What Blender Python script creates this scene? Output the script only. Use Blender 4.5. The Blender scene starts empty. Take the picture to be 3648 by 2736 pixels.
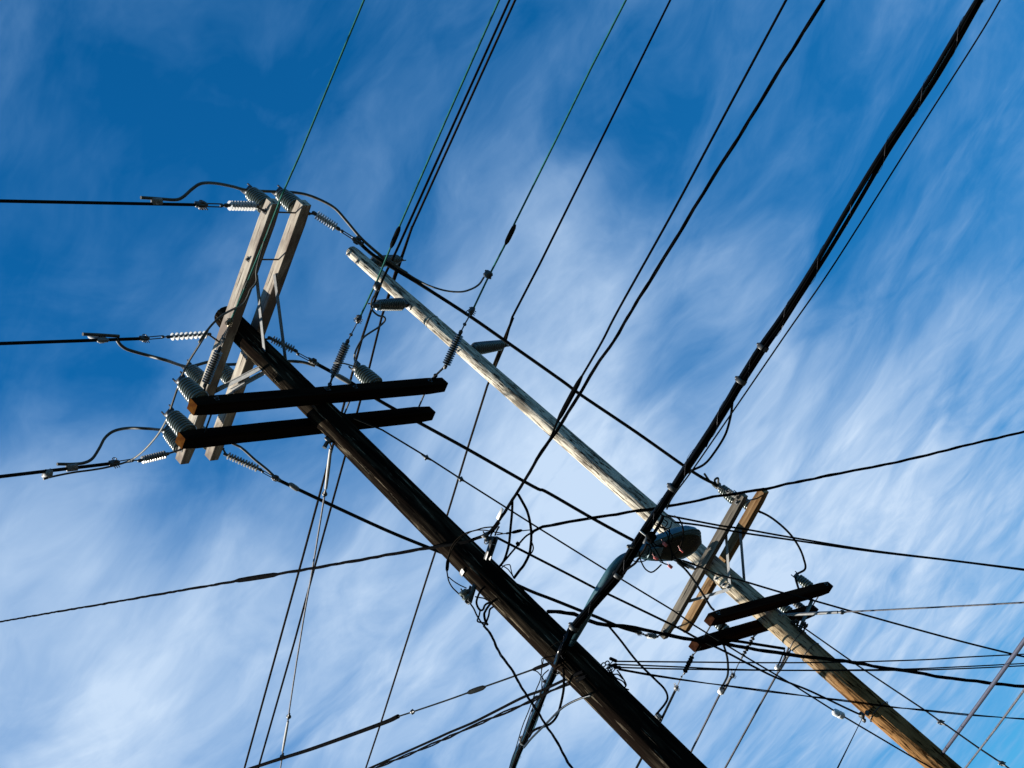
import bpy, math, random
from mathutils import Vector, Matrix, noise
random.seed(7)
R = math.radians
sc = bpy.context.scene
# ------------------------------------------------------------------ camera
PITCH, ROLL, FPX = 0.5582, 0.8558, 5065.8
CAM = Vector((0, 0, 1.6))
_F = Vector((0, math.cos(PITCH), math.sin(PITCH)))
_U = Vector((0, -math.sin(PITCH), math.cos(PITCH)))
_R = Vector((1, 0, 0))
_X = _R * math.cos(ROLL) - _U * math.sin(ROLL)
_Y = _R * math.sin(ROLL) + _U * math.cos(ROLL)
cd = bpy.data.cameras.new('camera'); cam = bpy.data.objects.new('camera', cd)
sc.collection.objects.link(cam); sc.camera = cam
cd.sensor_width = 36; cd.lens = 36 * FPX / 3648; cd.clip_start = .1; cd.clip_end = 5000
cam.matrix_world = Matrix(((_X.x, _Y.x, -_F.x, 0), (_X.y, _Y.y, -_F.y, 0), (_X.z, _Y.z, -_F.z, CAM.z), (0, 0, 0, 1)))
def ray(px, py): return _F + _X * ((px - 1824) / FPX) - _Y * ((py - 1368) / FPX)
def Py(px, py, y): return CAM + ray(px, py) * (y / ray(px, py).y)          # point at forward distance y
def Pz(px, py, z): return CAM + ray(px, py) * ((z - CAM.z) / ray(px, py).z)  # point at height z
def depth(P): return (P - CAM).dot(_F)
def pix(P):
    v = P - CAM; d = v.dot(_F)
    return (1824 + FPX * v.dot(_X) / d, 1368 - FPX * v.dot(_Y) / d)
def PX(P, px): return px / FPX * depth(P)                                   # metres covered by px at P
# ------------------------------------------------------------------ light
SUN_AZ, SUN_EL = R(-91), R(25)          # clockwise from +Y
sv = Vector((math.sin(SUN_AZ) * math.cos(SUN_EL), math.cos(SUN_AZ) * math.cos(SUN_EL), math.sin(SUN_EL)))
sl = bpy.data.lights.new('sun', 'SUN'); sl.energy = 5; sl.angle = R(.5); sl.color = (1, .95, .86)
so = bpy.data.objects.new('sun', sl); sc.collection.objects.link(so)
so.rotation_euler = (-sv).to_track_quat('-Z', 'Y').to_euler()
sc.view_settings.view_transform = 'Standard'; sc.view_settings.look = 'None'
sc.view_settings.exposure = 1.5; sc.view_settings.gamma = 1
W = bpy.data.worlds.new('World'); sc.world = W; W.use_nodes = True
nt = W.node_tree; N = nt.nodes; L = nt.links; N.clear()
def nd(t, **k):
    n = N.new(t)
    for a, b in k.items(): setattr(n, a, b)
    return n
def mth(op, a, b=None, c=None, clamp=False):
    n = nd('ShaderNodeMath', operation=op); n.use_clamp = clamp
    for i, v in enumerate((a, b, c)):
        if v is None: continue
        if isinstance(v, (int, float)): n.inputs[i].default_value = v
        else: L.new(v, n.inputs[i])
    return n.outputs[0]
def vm(op, a, b=None, out=0):
    n = nd('ShaderNodeVectorMath', operation=op)
    for i, v in enumerate((a, b)):
        if v is None: continue
        if isinstance(v, (tuple, Vector)): n.inputs[i].default_value = tuple(v)
        else: L.new(v, n.inputs[i])
    return n.outputs[out]
sky = nd('ShaderNodeTexSky', sky_type='NISHITA'); sky.sun_disc = False
sky.sun_elevation = SUN_EL; sky.sun_rotation = SUN_AZ; sky.altitude = 300; sky.air_density = 1.0; sky.dust_density = .3; sky.ozone_density = 3
tc = nd('ShaderNodeTexCoord'); D = tc.outputs['Generated']
hs = nd('ShaderNodeHueSaturation'); hs.inputs['Saturation'].default_value = 1.35; hs.inputs['Value'].default_value = 1; hs.inputs['Hue'].default_value = .49
L.new(sky.outputs[0], hs.inputs['Color'])
tint = nd('ShaderNodeMix', data_type='RGBA', blend_type='MULTIPLY'); tint.inputs[0].default_value = 1
L.new(hs.outputs[0], tint.inputs[6]); tint.inputs[7].default_value = (.40, .83, 1.02, 1)
# high cirrus layer: project the direction on a plane overhead, then stretch it along the wind
sep = nd('ShaderNodeSeparateXYZ'); L.new(D, sep.inputs[0])
zz = mth('MAXIMUM', sep.outputs[2], .03)
cmb = nd('ShaderNodeCombineXYZ'); L.new(mth('DIVIDE', sep.outputs[0], zz), cmb.inputs[0]); L.new(mth('DIVIDE', sep.outputs[1], zz), cmb.inputs[1])
def noi(vec, ang, stretch, s, det, rough, dist=0, off=0):
    """noise drawn out along the compass bearing ang"""
    m = nd('ShaderNodeMapping', vector_type='TEXTURE'); m.inputs['Rotation'].default_value = (0, 0, -ang); m.inputs['Scale'].default_value = (1, stretch, 1); m.inputs['Location'].default_value = (off, off * .7, 0)
    L.new(vec, m.inputs[0]); n = nd('ShaderNodeTexNoise'); n.inputs['Scale'].default_value = s; n.inputs['Detail'].default_value = det
    n.inputs['Roughness'].default_value = rough; n.inputs['Distortion'].default_value = dist; L.new(m.outputs[0], n.inputs['Vector']); return n
warp = noi(cmb.outputs[0], 0, 1, 1.3, 3, .5, 0, 3)
wv = vm('ADD', cmb.outputs[0], vm('MULTIPLY', vm('SUBTRACT', warp.outputs['Color'], (.5, .5, .5)), (.55, .55, 0)))
warp2 = noi(cmb.outputs[0], 0, 1, 5, 3, .5, 0, 6)
wv2 = vm('ADD', wv, vm('MULTIPLY', vm('SUBTRACT', warp2.outputs['Color'], (.5, .5, .5)), (.17, .17, 0)))
n1 = noi(wv2, R(112), 1.6, 4.6, 6, .54, .5, 1).outputs['Fac']      # combed streaks
n2 = noi(wv, R(100), 1.15, 3.4, 6, .58, .5, 9).outputs['Fac']      # soft bodies
n3 = noi(wv2, R(118), 2.6, 22, 5, .65, .3, 5).outputs['Fac']          # fine fibres
n4 = noi(wv2, R(80), 1.3, 9, 5, .55, .5, 12).outputs['Fac']       # cross-grained tufts
# where the veil is thick or thin in this sky
LOBES = [(200, 2450, 7, .60), (900, 2250, 5, .18), (600, 2050, 4, .10), (1850, 1250, 4.0, .42), (2080, 1800, 5, .52), (1980, 850, 2.2, .22),
         (2250, 2450, 7, .36), (2950, 1500, 4, .30), (3350, 1950, 6, .30), (3550, 1150, 4, .12), (2620, 1080, 1.8, .30), (3000, 2350, 6, .22),
         (1450, 2500, 6, .16), (60, 1850, 3.5, .12), (100, 600, 4, .05), (500, 150, 5, -.06), (3300, 500, 6, -.10), (2500, 300, 6, -.06),
         (900, 950, 5, -.06), (1350, 500, 6, -.12), (600, 1150, 5, -.06), (800, 1800, 3.0, -.16), (2500, 1380, 2.4, -.24), (2400, 1700, 2, -.12), (3640, 2736, 2.6, -.30), (450, 1450, 5, -.08), (2800, 2640, 3, -.12), (3100, 950, 3.5, -.14), (600, 2300, 2.2, -.1)]
acc = None
for px, py, rad, w in LOBES:
    c = ray(px, py).normalized(); d = vm('DOT_PRODUCT', D, c, out=1)
    e = mth('MULTIPLY', mth('SUBTRACT', 1.0, d), -1 / (R(rad) ** 2 * .5) * .6)
    g = mth('MULTIPLY', mth('EXPONENT', e), w)
    acc = g if acc is None else mth('ADD', acc, g)
amt = acc
for n_, a_ in ((n1, .78), (n2, .95), (n3, .08), (n4, .30)): amt = mth('ADD', amt, mth('MULTIPLY_ADD', n_, a_, -a_ / 2))
amt = mth('ADD', amt, .28)
mr = nd('ShaderNodeMapRange', interpolation_type='LINEAR'); L.new(amt, mr.inputs[0]); mr.inputs[1].default_value = .06; mr.inputs[2].default_value = 1.05
mix = nd('ShaderNodeMix', data_type='RGBA'); L.new(mr.outputs[0], mix.inputs[0]); L.new(tint.outputs[2], mix.inputs[6]); veil = nd('ShaderNodeMix', data_type='RGBA'); L.new(mr.outputs[0], veil.inputs[0]); veil.inputs[6].default_value = (.75, 2.35, 4.7, 1); veil.inputs[7].default_value = (3.75, 4.75, 6.1, 1); L.new(veil.outputs[2], mix.inputs[7])
bg = nd('ShaderNodeBackground'); bg.inputs[1].default_value = .055; L.new(mix.outputs[2], bg.inputs[0])
wo = nd('ShaderNodeOutputWorld'); L.new(bg.outputs[0], wo.inputs[0])
# ------------------------------------------------------------------ materials
def mat(name, col, rough=.6, metal=0, col2=None, nscale=20, stretch=(1, 1, 1), bump=0, bscale=None, bstretch=None, ramp=(.35, .65), spec=.5, coat=0, extra=None):
    m = bpy.data.materials.new(name); m.use_nodes = True; t = m.node_tree; b = t.nodes['Principled BSDF']
    b.inputs['Roughness'].default_value = rough; b.inputs['Metallic'].default_value = metal; b.inputs['Specular IOR Level'].default_value = spec
    b.inputs['Coat Weight'].default_value = coat; b.inputs['Base Color'].default_value = (*col, 1)
    tc = t.nodes.new('ShaderNodeTexCoord')
    def ns(scale, st, det=6, rg=.6):
        mp = t.nodes.new('ShaderNodeMapping'); mp.inputs['Scale'].default_value = st; t.links.new(tc.outputs['Object'], mp.inputs[0])
        n = t.nodes.new('ShaderNodeTexNoise'); n.inputs['Scale'].default_value = scale; n.inputs['Detail'].default_value = det; n.inputs['Roughness'].default_value = rg
        t.links.new(mp.outputs[0], n.inputs['Vector']); return n.outputs['Fac']
    if col2:
        cr = t.nodes.new('ShaderNodeValToRGB'); cr.color_ramp.elements[0].position = ramp[0]; cr.color_ramp.elements[1].position = ramp[1]
        cr.color_ramp.elements[0].color = (*col, 1); cr.color_ramp.elements[1].color = (*col2, 1)
        t.links.new(ns(nscale, stretch), cr.inputs[0]); t.links.new(cr.outputs[0], b.inputs['Base Color'])
        if extra:   # second, large scale colour: (colour, scale, stretch, lo, hi)
            for ex in extra:
                c3, s3, st3, lo, hi = ex
                r3 = t.nodes.new('ShaderNodeMapRange'); r3.inputs[1].default_value = lo; r3.inputs[2].default_value = hi
                t.links.new(ns(s3, st3, 4), r3.inputs[0])
                mx = t.nodes.new('ShaderNodeMix'); mx.data_type = 'RGBA'; t.links.new(r3.outputs[0], mx.inputs[0])
                src = b.inputs['Base Color'].links[0].from_socket
                t.links.new(src, mx.inputs[6]); mx.inputs[7].default_value = (*c3, 1); t.links.new(mx.outputs[2], b.inputs['Base Color'])
    if bump:
        bp = t.nodes.new('ShaderNodeBump'); bp.inputs['Strength'].default_value = bump; bp.inputs['Distance'].default_value = .01
        t.links.new(ns(bscale or nscale, bstretch or stretch), bp.inputs['Height']); t.links.new(bp.outputs[0], b.inputs['Normal'])
    return m
M = {}
M['pole_dark'] = mat('creosote_wood', (.003, .0024, .002), .9, col2=(.024, .018, .012), nscale=16, stretch=(1, 1, .06), bump=.9, bscale=26, bstretch=(1, 1, .05), ramp=(.46, .64), spec=0, extra=[((.006, .004, .003), 5, (1, 1, .22), .44, .56), ((.11, .088, .06), 30, (1, 1, .07), .60, .68)])
M['pole_grey'] = mat('weathered_pole_wood', (.09, .075, .058), .85, col2=(.42, .375, .30), nscale=24, stretch=(1, 1, .10), bump=.9, bscale=30, bstretch=(1, 1, .10), ramp=(.36, .54), spec=0, extra=[((.04, .032, .024), 34, (1, 1, .14), .56, .62), ((.10, .085, .065), 4, (1, 1, .3), .55, .7)])
M['arm_pale'] = mat('pale_weathered_timber', (.23, .19, .155), .85, col2=(.42, .38, .31), nscale=12, stretch=(1, 1, .06), bump=.22, bscale=40, bstretch=(1, 1, .03), ramp=(.3, .6), spec=0, extra=[((.05, .038, .030), 7, (1, 1, .35), .54, .66), ((.05, .04, .035), 46, (1, 1, .035), .60, .66), ((.16, .13, .11), 2.5, (1, 1, .5), .45, .6)])
M['arm_dark'] = mat('dark_treated_timber', (.005, .0035, .003), .8, col2=(.012, .008, .006), nscale=12, stretch=(1, 1, .06), bump=.3, bscale=40, bstretch=(1, 1, .03), spec=0)
M['end_grain'] = mat('orange_end_grain', (.032, .009, .003), .8, col2=(.075, .030, .006), nscale=9, bump=.4, bscale=30, spec=0)
M['arm_grey'] = mat('grey_weathered_timber', (.07, .06, .05), .85, col2=(.17, .15, .12), nscale=14, stretch=(1, 1, .05), bump=.22, bscale=40, bstretch=(1, 1, .03), spec=0, extra=[((.03, .027, .024), 9, (1, 1, .2), .58, .68), ((.02, .018, .016), 46, (1, 1, .04), .60, .66)])
M['arm_orange'] = mat('honey_coloured_timber', (.095, .052, .024), .8, col2=(.27, .175, .09), nscale=12, stretch=(1, 1, .05), bump=.22, bscale=40, bstretch=(1, 1, .03), spec=0, extra=[((.06, .022, .01), 14, (1, 1, .35), .60, .68), ((.08, .035, .014), 40, (1, 1, .04), .58, .66)])
M['arm_red'] = mat('reddish_brown_timber', (.007, .0035, .003), .8, col2=(.022, .010, .006), nscale=12, stretch=(1, 1, .06), bump=.3, bscale=40, bstretch=(1, 1, .03), spec=0)
M['arm_red_end'] = mat('red_brown_end_grain', (.018, .007, .004), .8, col2=(.035, .014, .007), nscale=14, spec=0)
M['porcelain'] = mat('grey_green_porcelain', (.045, .058, .048), .28, col2=(.08, .092, .075), nscale=5, spec=.5, coat=.25)
M['polymer'] = mat('grey_polymer', (.085, .08, .065), .35, col2=(.115, .105, .09), nscale=10, spec=.5)
M['polymer_dark'] = mat('dark_grey_polymer', (.025, .033, .033), .4, col2=(.04, .05, .048), nscale=10, spec=.5)
M['glass_white'] = mat('pale_grey_silicone', (.36, .36, .35), .3, col2=(.44, .44, .44), nscale=12, spec=.5)
M['silicone'] = mat('mid_grey_silicone', (.14, .135, .12), .35, col2=(.19, .18, .16), nscale=12, spec=.5)
M['glass_dull'] = mat('dull_grey_glaze', (.09, .10, .095), .3, col2=(.13, .14, .13), nscale=12, spec=.5)
M['steel'] = mat('galvanised_steel', (.09, .09, .088), .55, .1, col2=(.14, .14, .135), nscale=30, bump=.1)
M['steel_dark'] = mat('dark_weathered_steel', (.010, .010, .010), .5, 0, col2=(.028, .028, .024), nscale=30)
M['bronze'] = mat('tarnished_bronze', (.05, .032, .012), .45, .5, col2=(.12, .085, .035), nscale=30)
M['wire_black'] = mat('black_insulation', (.002, .002, .0025), .5, col2=(.004, .004, .004), nscale=12, spec=0)
M['cable_sheath'] = mat('shiny_cable_sheath', (.002, .002, .0025), .2, col2=(.004, .004, .004), nscale=12, spec=.16)
M['wire_dark'] = mat('oxidised_aluminium', (.006, .007, .007), .6, 0, col2=(.011, .012, .012), nscale=20, spec=0)
M['wire_green'] = mat('verdigris_copper', (.004, .07, .048), .6, 0, col2=(.014, .13, .092), nscale=20, spec=.2)
M['wire_brown'] = mat('brown_stranded_copper', (.009, .007, .005), .6, 0, col2=(.020, .015, .011), nscale=20, spec=0)
M['wire_steel'] = mat('bright_stranded_steel', (.03, .03, .035), .55, .1, col2=(.085, .08, .085), nscale=20, spec=.2)
M['wire_violet'] = mat('sun_faded_lead_sheath', (.010, .010, .024), .6, 0, col2=(.018, .018, .038), nscale=20)
M['jumper'] = mat('stranded_aluminium_jumper', (.035, .034, .028), .55, .1, col2=(.07, .066, .055), nscale=20, spec=.2)
M['lamp'] = mat('blue_grey_painted_metal', (.022, .065, .08), .35, .1, col2=(.034, .09, .105), nscale=7)
M['lens'] = mat('grimy_brown_lens', (.005, .004, .002), .25, col2=(.022, .018, .005), nscale=9, spec=.2, coat=0)
M['white_tag'] = mat('white_plastic', (.42, .40, .38), .5, col2=(.5, .48, .45), nscale=10)
M['pink_tag'] = mat('faded_red_plastic', (.42, .06, .05), .45, col2=(.5, .10, .08), nscale=10)
M['asphalt'] = mat('asphalt', (.012, .012, .013), .9, col2=(.02, .02, .02), nscale=3)
M['grass'] = mat('dry_grass', (.006, .009, .003), .95, col2=(.013, .014, .006), nscale=4)
M['concrete'] = mat('concrete', (.06, .058, .054), .9, col2=(.09, .088, .08), nscale=6)
M['paint'] = mat('road_paint', (.6, .58, .5), .7, col2=(.75, .72, .66), nscale=14)
# ------------------------------------------------------------------ builders
WM = {}
def tag(o, label=None, cat=None, group=None, kind=None):
    if label: o['label'] = label
    if cat: o['category'] = cat
    if group: o['group'] = group
    if kind: o['kind'] = kind
    return o
def empty(name, loc, label, cat, group=None):
    o = bpy.data.objects.new(name, None); sc.collection.objects.link(o); o.empty_display_size = .1
    o.location = loc; WM[o] = Matrix.Translation(loc); return tag(o, label, cat, group)
def frame(origin, z, x=None):
    z = z.normalized(); x = (x or (Vector((0, 0, 1)) if abs(z.z) < .9 else Vector((1, 0, 0))))
    x = (x - z * x.dot(z)).normalized(); y = z.cross(x)
    return Matrix(((x.x, y.x, z.x, origin.x), (x.y, y.y, z.y, origin.y), (x.z, y.z, z.z, origin.z), (0, 0, 0, 1)))
class G:
    def __init__(s): s.v = []; s.f = []; s.m = []
    def add(s, vs, fs, mi=0):
        b = len(s.v); s.v += [Vector(v) for v in vs]; s.f += [tuple(b + i for i in f) for f in fs]; s.m += [mi] * len(fs)
    def tube(s, P, r, n=8, mi=0, cap=True):
        P = [Vector(p) for p in P]; k = len(P); rs = r if isinstance(r, (list, tuple)) else [r] * k
        t0 = (P[1] - P[0]).normalized(); x = t0.orthogonal().normalized(); vs = []; pt = t0
        for i, p in enumerate(P):
            a = P[max(i - 1, 0)]; b = P[min(i + 1, k - 1)]; t = (b - a)
            t = t.normalized() if t.length > 1e-9 else pt
            x = pt.rotation_difference(t) @ x; x = (x - t * x.dot(t)).normalized(); y = t.cross(x); pt = t
            for j in range(n):
                a_ = 2 * math.pi * j / n; vs.append(p + (x * math.cos(a_) + y * math.sin(a_)) * rs[i])
        fs = [(i * n + j, i * n + (j + 1) % n, (i + 1) * n + (j + 1) % n, (i + 1) * n + j) for i in range(k - 1) for j in range(n)]
        if cap: fs += [tuple(range(n - 1, -1, -1)), tuple((k - 1) * n + j for j in range(n))]
        s.add(vs, fs, mi); return s
    def lathe(s, A, B, prof, n=24, mi=0):
        """prof: list of (t in 0..1 along AB, radius m)"""
        A = Vector(A); B = Vector(B); F = frame(A, B - A); Ln = (B - A).length
        vs = [F @ Vector((math.cos(2 * math.pi * j / n) * r, math.sin(2 * math.pi * j / n) * r, t * Ln)) for t, r in prof for j in range(n)]
        k = len(prof); fs = [(i * n + j, i * n + (j + 1) % n, (i + 1) * n + (j + 1) % n, (i + 1) * n + j) for i in range(k - 1) for j in range(n)]
        fs += [tuple(range(n - 1, -1, -1)), tuple((k - 1) * n + j for j in range(n))]
        s.add(vs, fs, mi); return s
    def box(s, F, sx, sy, sz, bev=0, mi=0, c=(0, 0, 0)):
        """centred box in frame F; z from -sz/2 to sz/2, bevelled edges"""
        c = Vector(c); b = bev
        if b <= 0:
            vs = [F @ (Vector((x * sx / 2, y * sy / 2, z * sz / 2)) + c) for z in (-1, 1) for x, y in ((-1, -1), (1, -1), (1, 1), (-1, 1))]
            s.add(vs, [(3, 2, 1, 0), (4, 5, 6, 7), (0, 1, 5, 4), (1, 2, 6, 5), (2, 3, 7, 6), (3, 0, 4, 7)], mi); return s
        ring = lambda q, z: [(x * (sx / 2 - q[0]), y * (sy / 2 - q[1]), z) for (x, y), q in
                             (((-1, -1), (b, 0)), ((1, -1), (b, 0)), ((1, -1), (0, b)), ((1, 1), (0, b)), ((1, 1), (b, 0)), ((-1, 1), (b, 0)), ((-1, 1), (0, b)), ((-1, -1), (0, b))) for q in (q,)]
        top = lambda z: [(v[0] * (1 - 2 * b / sx), v[1] * (1 - 2 * b / sy), z) for v in ring((b, b), z)]
        rs = [top(-sz / 2), ring(0, -sz / 2 + b), ring(0, sz / 2 - b), top(sz / 2)]
        vs = [F @ (Vector(v) + c) for r_ in rs for v in r_]
        fs = [(i * 8 + j, i * 8 + (j + 1) % 8, (i + 1) * 8 + (j + 1) % 8, (i + 1) * 8 + j) for i in range(3) for j in range(8)] + [tuple(range(7, -1, -1)), tuple(24 + j for j in range(8))]
        s.add(vs, fs, mi); return s
    def ball(s, c, r, n=10, sq=(1, 1, 1)):
        c = Vector(c); k = n // 2 + 1
        s.lathe(c - Vector((0, 0, r)), c + Vector((0, 0, r)), [((1 - math.cos(math.pi * i / k)) / 2, r * math.sin(math.pi * i / k) + 1e-5) for i in range(k + 1)], n); return s
    def build(s, name, mt, parent=None, F=None, smooth=True):
        F = F or Matrix.Translation(s.v[0]); inv = F.inverted()
        me = bpy.data.meshes.new(name); me.from_pydata([inv @ v for v in s.v], [], s.f)
        for m_ in (mt if isinstance(mt, (list, tuple)) else [mt]): me.materials.append(M[m_])
        for p, i in zip(me.polygons, s.m): p.material_index = i; p.use_smooth = smooth
        if smooth:
            try: me.set_sharp_from_angle(angle=R(50))
            except Exception: pass
        o = bpy.data.objects.new(name, me); sc.collection.objects.link(o); WM[o] = F
        if parent: o.parent = parent; o.matrix_basis = WM[parent].inverted() @ F
        else: o.matrix_basis = F
        return o
def cat_rom(P, sub=6):
    if len(P) < 3: return [Vector(p) for p in P]
    Q = [P[0] * 2 - P[1]] + list(P) + [P[-1] * 2 - P[-2]]; out = []
    for i in range(1, len(Q) - 2):
        a, b, c, d = Q[i - 1:i + 3]
        for k in range(sub):
            t = k / sub
            out.append(((b * 2) + (c - a) * t + (a * 2 - b * 5 + c * 4 - d) * t * t + (b * 3 - a - c * 3 + d) * t ** 3) * .5)
    out.append(Vector(P[-1])); return out
class Path:
    """wire course: list of (px,py) / (px,py,y) / (px,py,'z',h) / Vector. Unanchored points share out the depth along the straight course."""
    def __init__(s, pts, ext0=0, ext1=0, smooth=True, sub=6):
        px = []; dep = []
        for p in pts:
            if isinstance(p, Vector): px.append(pix(p)); dep.append(depth(p))
            else:
                px.append((p[0], p[1])); dep.append(None if len(p) == 2 else depth(Py(*p)) if len(p) == 3 else depth(Pz(p[0], p[1], p[3])))
        acc = [0]
        for a, b in zip(px, px[1:]): acc.append(acc[-1] + math.hypot(a[0] - b[0], a[1] - b[1]))
        an = [i for i, d in enumerate(dep) if d is not None]
        for i in range(len(px)):
            if dep[i] is None:
                a = max(j for j in an if j < i); b = min(j for j in an if j > i)
                t = (acc[i] - acc[a]) / (acc[b] - acc[a]); dep[i] = 1 / ((1 - t) / dep[a] + t / dep[b])
        s.px = px; s.dep = dep
        s.P = [CAM + ray(*q) * d for q, d in zip(px, dep)]
        C = cat_rom(s.P, sub) if smooth else list(s.P)
        if ext0: C.insert(0, C[0] + (C[0] - C[min(3, len(C) - 1)]).normalized() * ext0)
        if ext1: C.append(C[-1] + (C[-1] - C[max(-4, -len(C))]).normalized() * ext1)
        s.C = C
    def at(s, x, y):
        best = None
        for i in range(len(s.px) - 1):
            a, b = s.px[i], s.px[i + 1]; dx, dy = b[0] - a[0], b[1] - a[1]; l2 = dx * dx + dy * dy or 1
            t = min(1, max(0, ((x - a[0]) * dx + (y - a[1]) * dy) / l2)); qx, qy = a[0] + t * dx, a[1] + t * dy
            e = math.hypot(qx - x, qy - y)
            if best is None or e < best[0]: best = (e, 1 / ((1 - t) / s.dep[i] + t / s.dep[i + 1]))
        return CAM + ray(x, y) * best[1]
def wire(name, label, cat, pts, w, mt, group=None, ext=(0, 0), smooth=True, parent=None, n=8, strands=1, lay=.25, sub=6):
    """w: thickness in photo pixels at the middle of the course"""
    p = Path(pts, ext[0], ext[1], smooth, sub); mid = p.dep[len(p.dep) // 2]; r = w / 2 / FPX * mid; p.r = r
    g = G()
    if strands == 1: g.tube(p.C, r, n)
    else:       # conductors laid round each other
        C = p.C; acc = [0]
        for a, b in zip(C, C[1:]): acc.append(acc[-1] + (b - a).length)
        tot = acc[-1]; k = max(int(tot / (lay / 8)), 8); k = min(k, 700); D_ = []; j = 0
        for i in range(k + 1):
            sdist = tot * i / k
            while j < len(acc) - 2 and acc[j + 1] < sdist: j += 1
            t = (sdist - acc[j]) / max(acc[j + 1] - acc[j], 1e-9); D_.append((C[j].lerp(C[j + 1], t), (C[j + 1] - C[j]).normalized(), sdist))
        up = Vector((0, 0, 1)); rr = r / 2
        for q in range(strands):
            pts3 = []
            for c, t, sd in D_:
                x = t.cross(up).normalized(); y = x.cross(t); a = 2 * math.pi * (q / strands + sd / lay + .25 * noise.noise(Vector((sd * 1.3, 0, 3))))
                wob = 1 + .5 * noise.noise(Vector((sd * 1.1, q * 5, 0)))
                pts3.append(c + (x * math.cos(a) + y * math.sin(a)) * rr * wob)
            g.tube(pts3, rr * (1 if q else .8), 6)
    o = g.build(name, mt, parent, F=Matrix.Translation(p.C[0]))
    if not parent: tag(o, label, cat, group)
    elif label: o['label'] = label
    p.o = o; return p
# ------------------------------------------------------------------ ground
def sheet(name, x0, x1, y0, y1, z, mt, az=0, nx=1, ny=1):
    g = G(); c, s_ = math.cos(az), math.sin(az)
    rot = lambda x, y: Vector((x * c + y * s_, -x * s_ + y * c, z))
    g.add([rot(x0, y0), rot(x1, y0), rot(x1, y1), rot(x0, y1)], [(0, 1, 2, 3)]); o = g.build(name, mt, F=Matrix.Identity(4), smooth=False); return tag(o, kind='structure')
# ------------------------------------------------------------------ poles and crossarms
AZA, AZB = -1.0653, .5055; AZC, AZD = -1.0718, .458
NX, NY = -1.6421, 12.8; FX, FY = -.0898, 19.0208
def dvec(az): return Vector((math.sin(az), math.cos(az), 0))
def nvec(az, c):   # horizontal normal on the side that faces the camera
    n = Vector((math.cos(az), -math.sin(az), 0)); return -n if n.dot(c) > 0 else n
class Arm:
    def __init__(s, cx, cy, z, az, off, side, l0, l1, h, w):
        s.d = dvec(az); s.n = nvec(az, Vector((cx, cy, 0))); s.c = Vector((cx, cy, z)) + s.n * off * side; s.l0, s.l1, s.h, s.w = l0, l1, h, w
    def p(s, l, n=0, v=0): return s.c + s.d * l + s.n * (n * s.w / 2) + Vector((0, 0, v * s.h / 2))
    def build(s, mt, parent, endmat=None, label=None):
        F = frame(s.c, s.d, Vector((0, 0, 1))); g = G(); Ln = s.l1 - s.l0
        # slightly irregular timber: several sections along the length, bevelled edges
        k = 14; b = .006; vs = []; fs = []
        for i in range(k + 1):
            z = s.l0 + Ln * i / k; e = b * 1.5 if i in (0, k) else 0
            j = lambda a: .004 * noise.noise(Vector((z * 2.2, a, s.c.x * 9 + s.c.y)))
            hx, hy = s.h / 2 - e + j(1), s.w / 2 - e + j(7)
            for x, y in ((-hx + b, -hy), (hx - b, -hy), (hx, -hy + b), (hx, hy - b), (hx - b, hy), (-hx + b, hy), (-hx, hy - b), (-hx, -hy + b)): vs.append(F @ Vector((x, y, z)))
        fs = [(i * 8 + q, i * 8 + (q + 1) % 8, (i + 1) * 8 + (q + 1) % 8, (i + 1) * 8 + q) for i in range(k) for q in range(8)]
        g.add(vs, fs); g.add([vs[q] for q in range(7, -1, -1)], [tuple(range(8))], 1 if endmat else 0); g.add([vs[k * 8 + q] for q in range(8)], [tuple(range(8))], 1 if endmat else 0)
        s.o = g.build('crossarm', [mt, endmat] if endmat else mt, parent, F=F, smooth=False)
        if label: s.o['label'] = label
        return s
def shaft(x, y, z1, prof, mt, parent, seed, lean=(0, 0)):
    """round pole with slightly wavy grain; prof: [(z, radius)]"""
    n = 84; k = 230; g = G(); vs = []
    def rad(z):
        for (a, ra), (b, rb) in zip(prof, prof[1:]):
            if z <= b: return ra + (rb - ra) * (z - a) / (b - a)
        return prof[-1][1]
    for i in range(k + 1):
        z = z1 * i / k
        for j in range(n):
            a = 2 * math.pi * j / n
            r = rad(z) * (1 + .018 * noise.noise(Vector((math.cos(a) * 3, math.sin(a) * 3, z * .5 + seed))) + .020 * noise.noise(Vector((math.cos(a) * 14, math.sin(a) * 14, z * 1.1 + seed))))
            ca, sa = math.cos(a), math.sin(a); tw = a + .05 * noise.noise(Vector((z * .7, seed, 4)))
            cr = abs(noise.noise(Vector((math.cos(tw) * 9, math.sin(tw) * 9, z * .55 + seed * 3)))); r -= rad(z) * .05 * max(0, .10 - cr) / .10 * max(0, min(1, .5 + 1.5 * noise.noise(Vector((ca * 2, sa * 2, z * .9 + seed)))))
            if noise.noise(Vector((ca * 5, sa * 5, z * 4 + seed))) > .52: r += rad(z) * .012
            if i == k: r *= .93
            vs.append(Vector((x + r * math.cos(a), y + r * math.sin(a), z + (.012 * math.cos(a * 1 + 2) if i == k else 0))))
    fs = [(i * n + j, i * n + (j + 1) % n, (i + 1) * n + (j + 1) % n, (i + 1) * n + j) for i in range(k) for j in range(n)] + [tuple(k * n + j for j in range(n))]
    g.add(vs, fs); return g.build('pole_shaft', mt, parent, F=Matrix.Translation((x, y, 0)))
near = empty('utility_pole', (NX, NY, 0), 'nearer thick dark wooden utility pole with four long crossarms', 'utility pole', 'utility poles')
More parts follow.
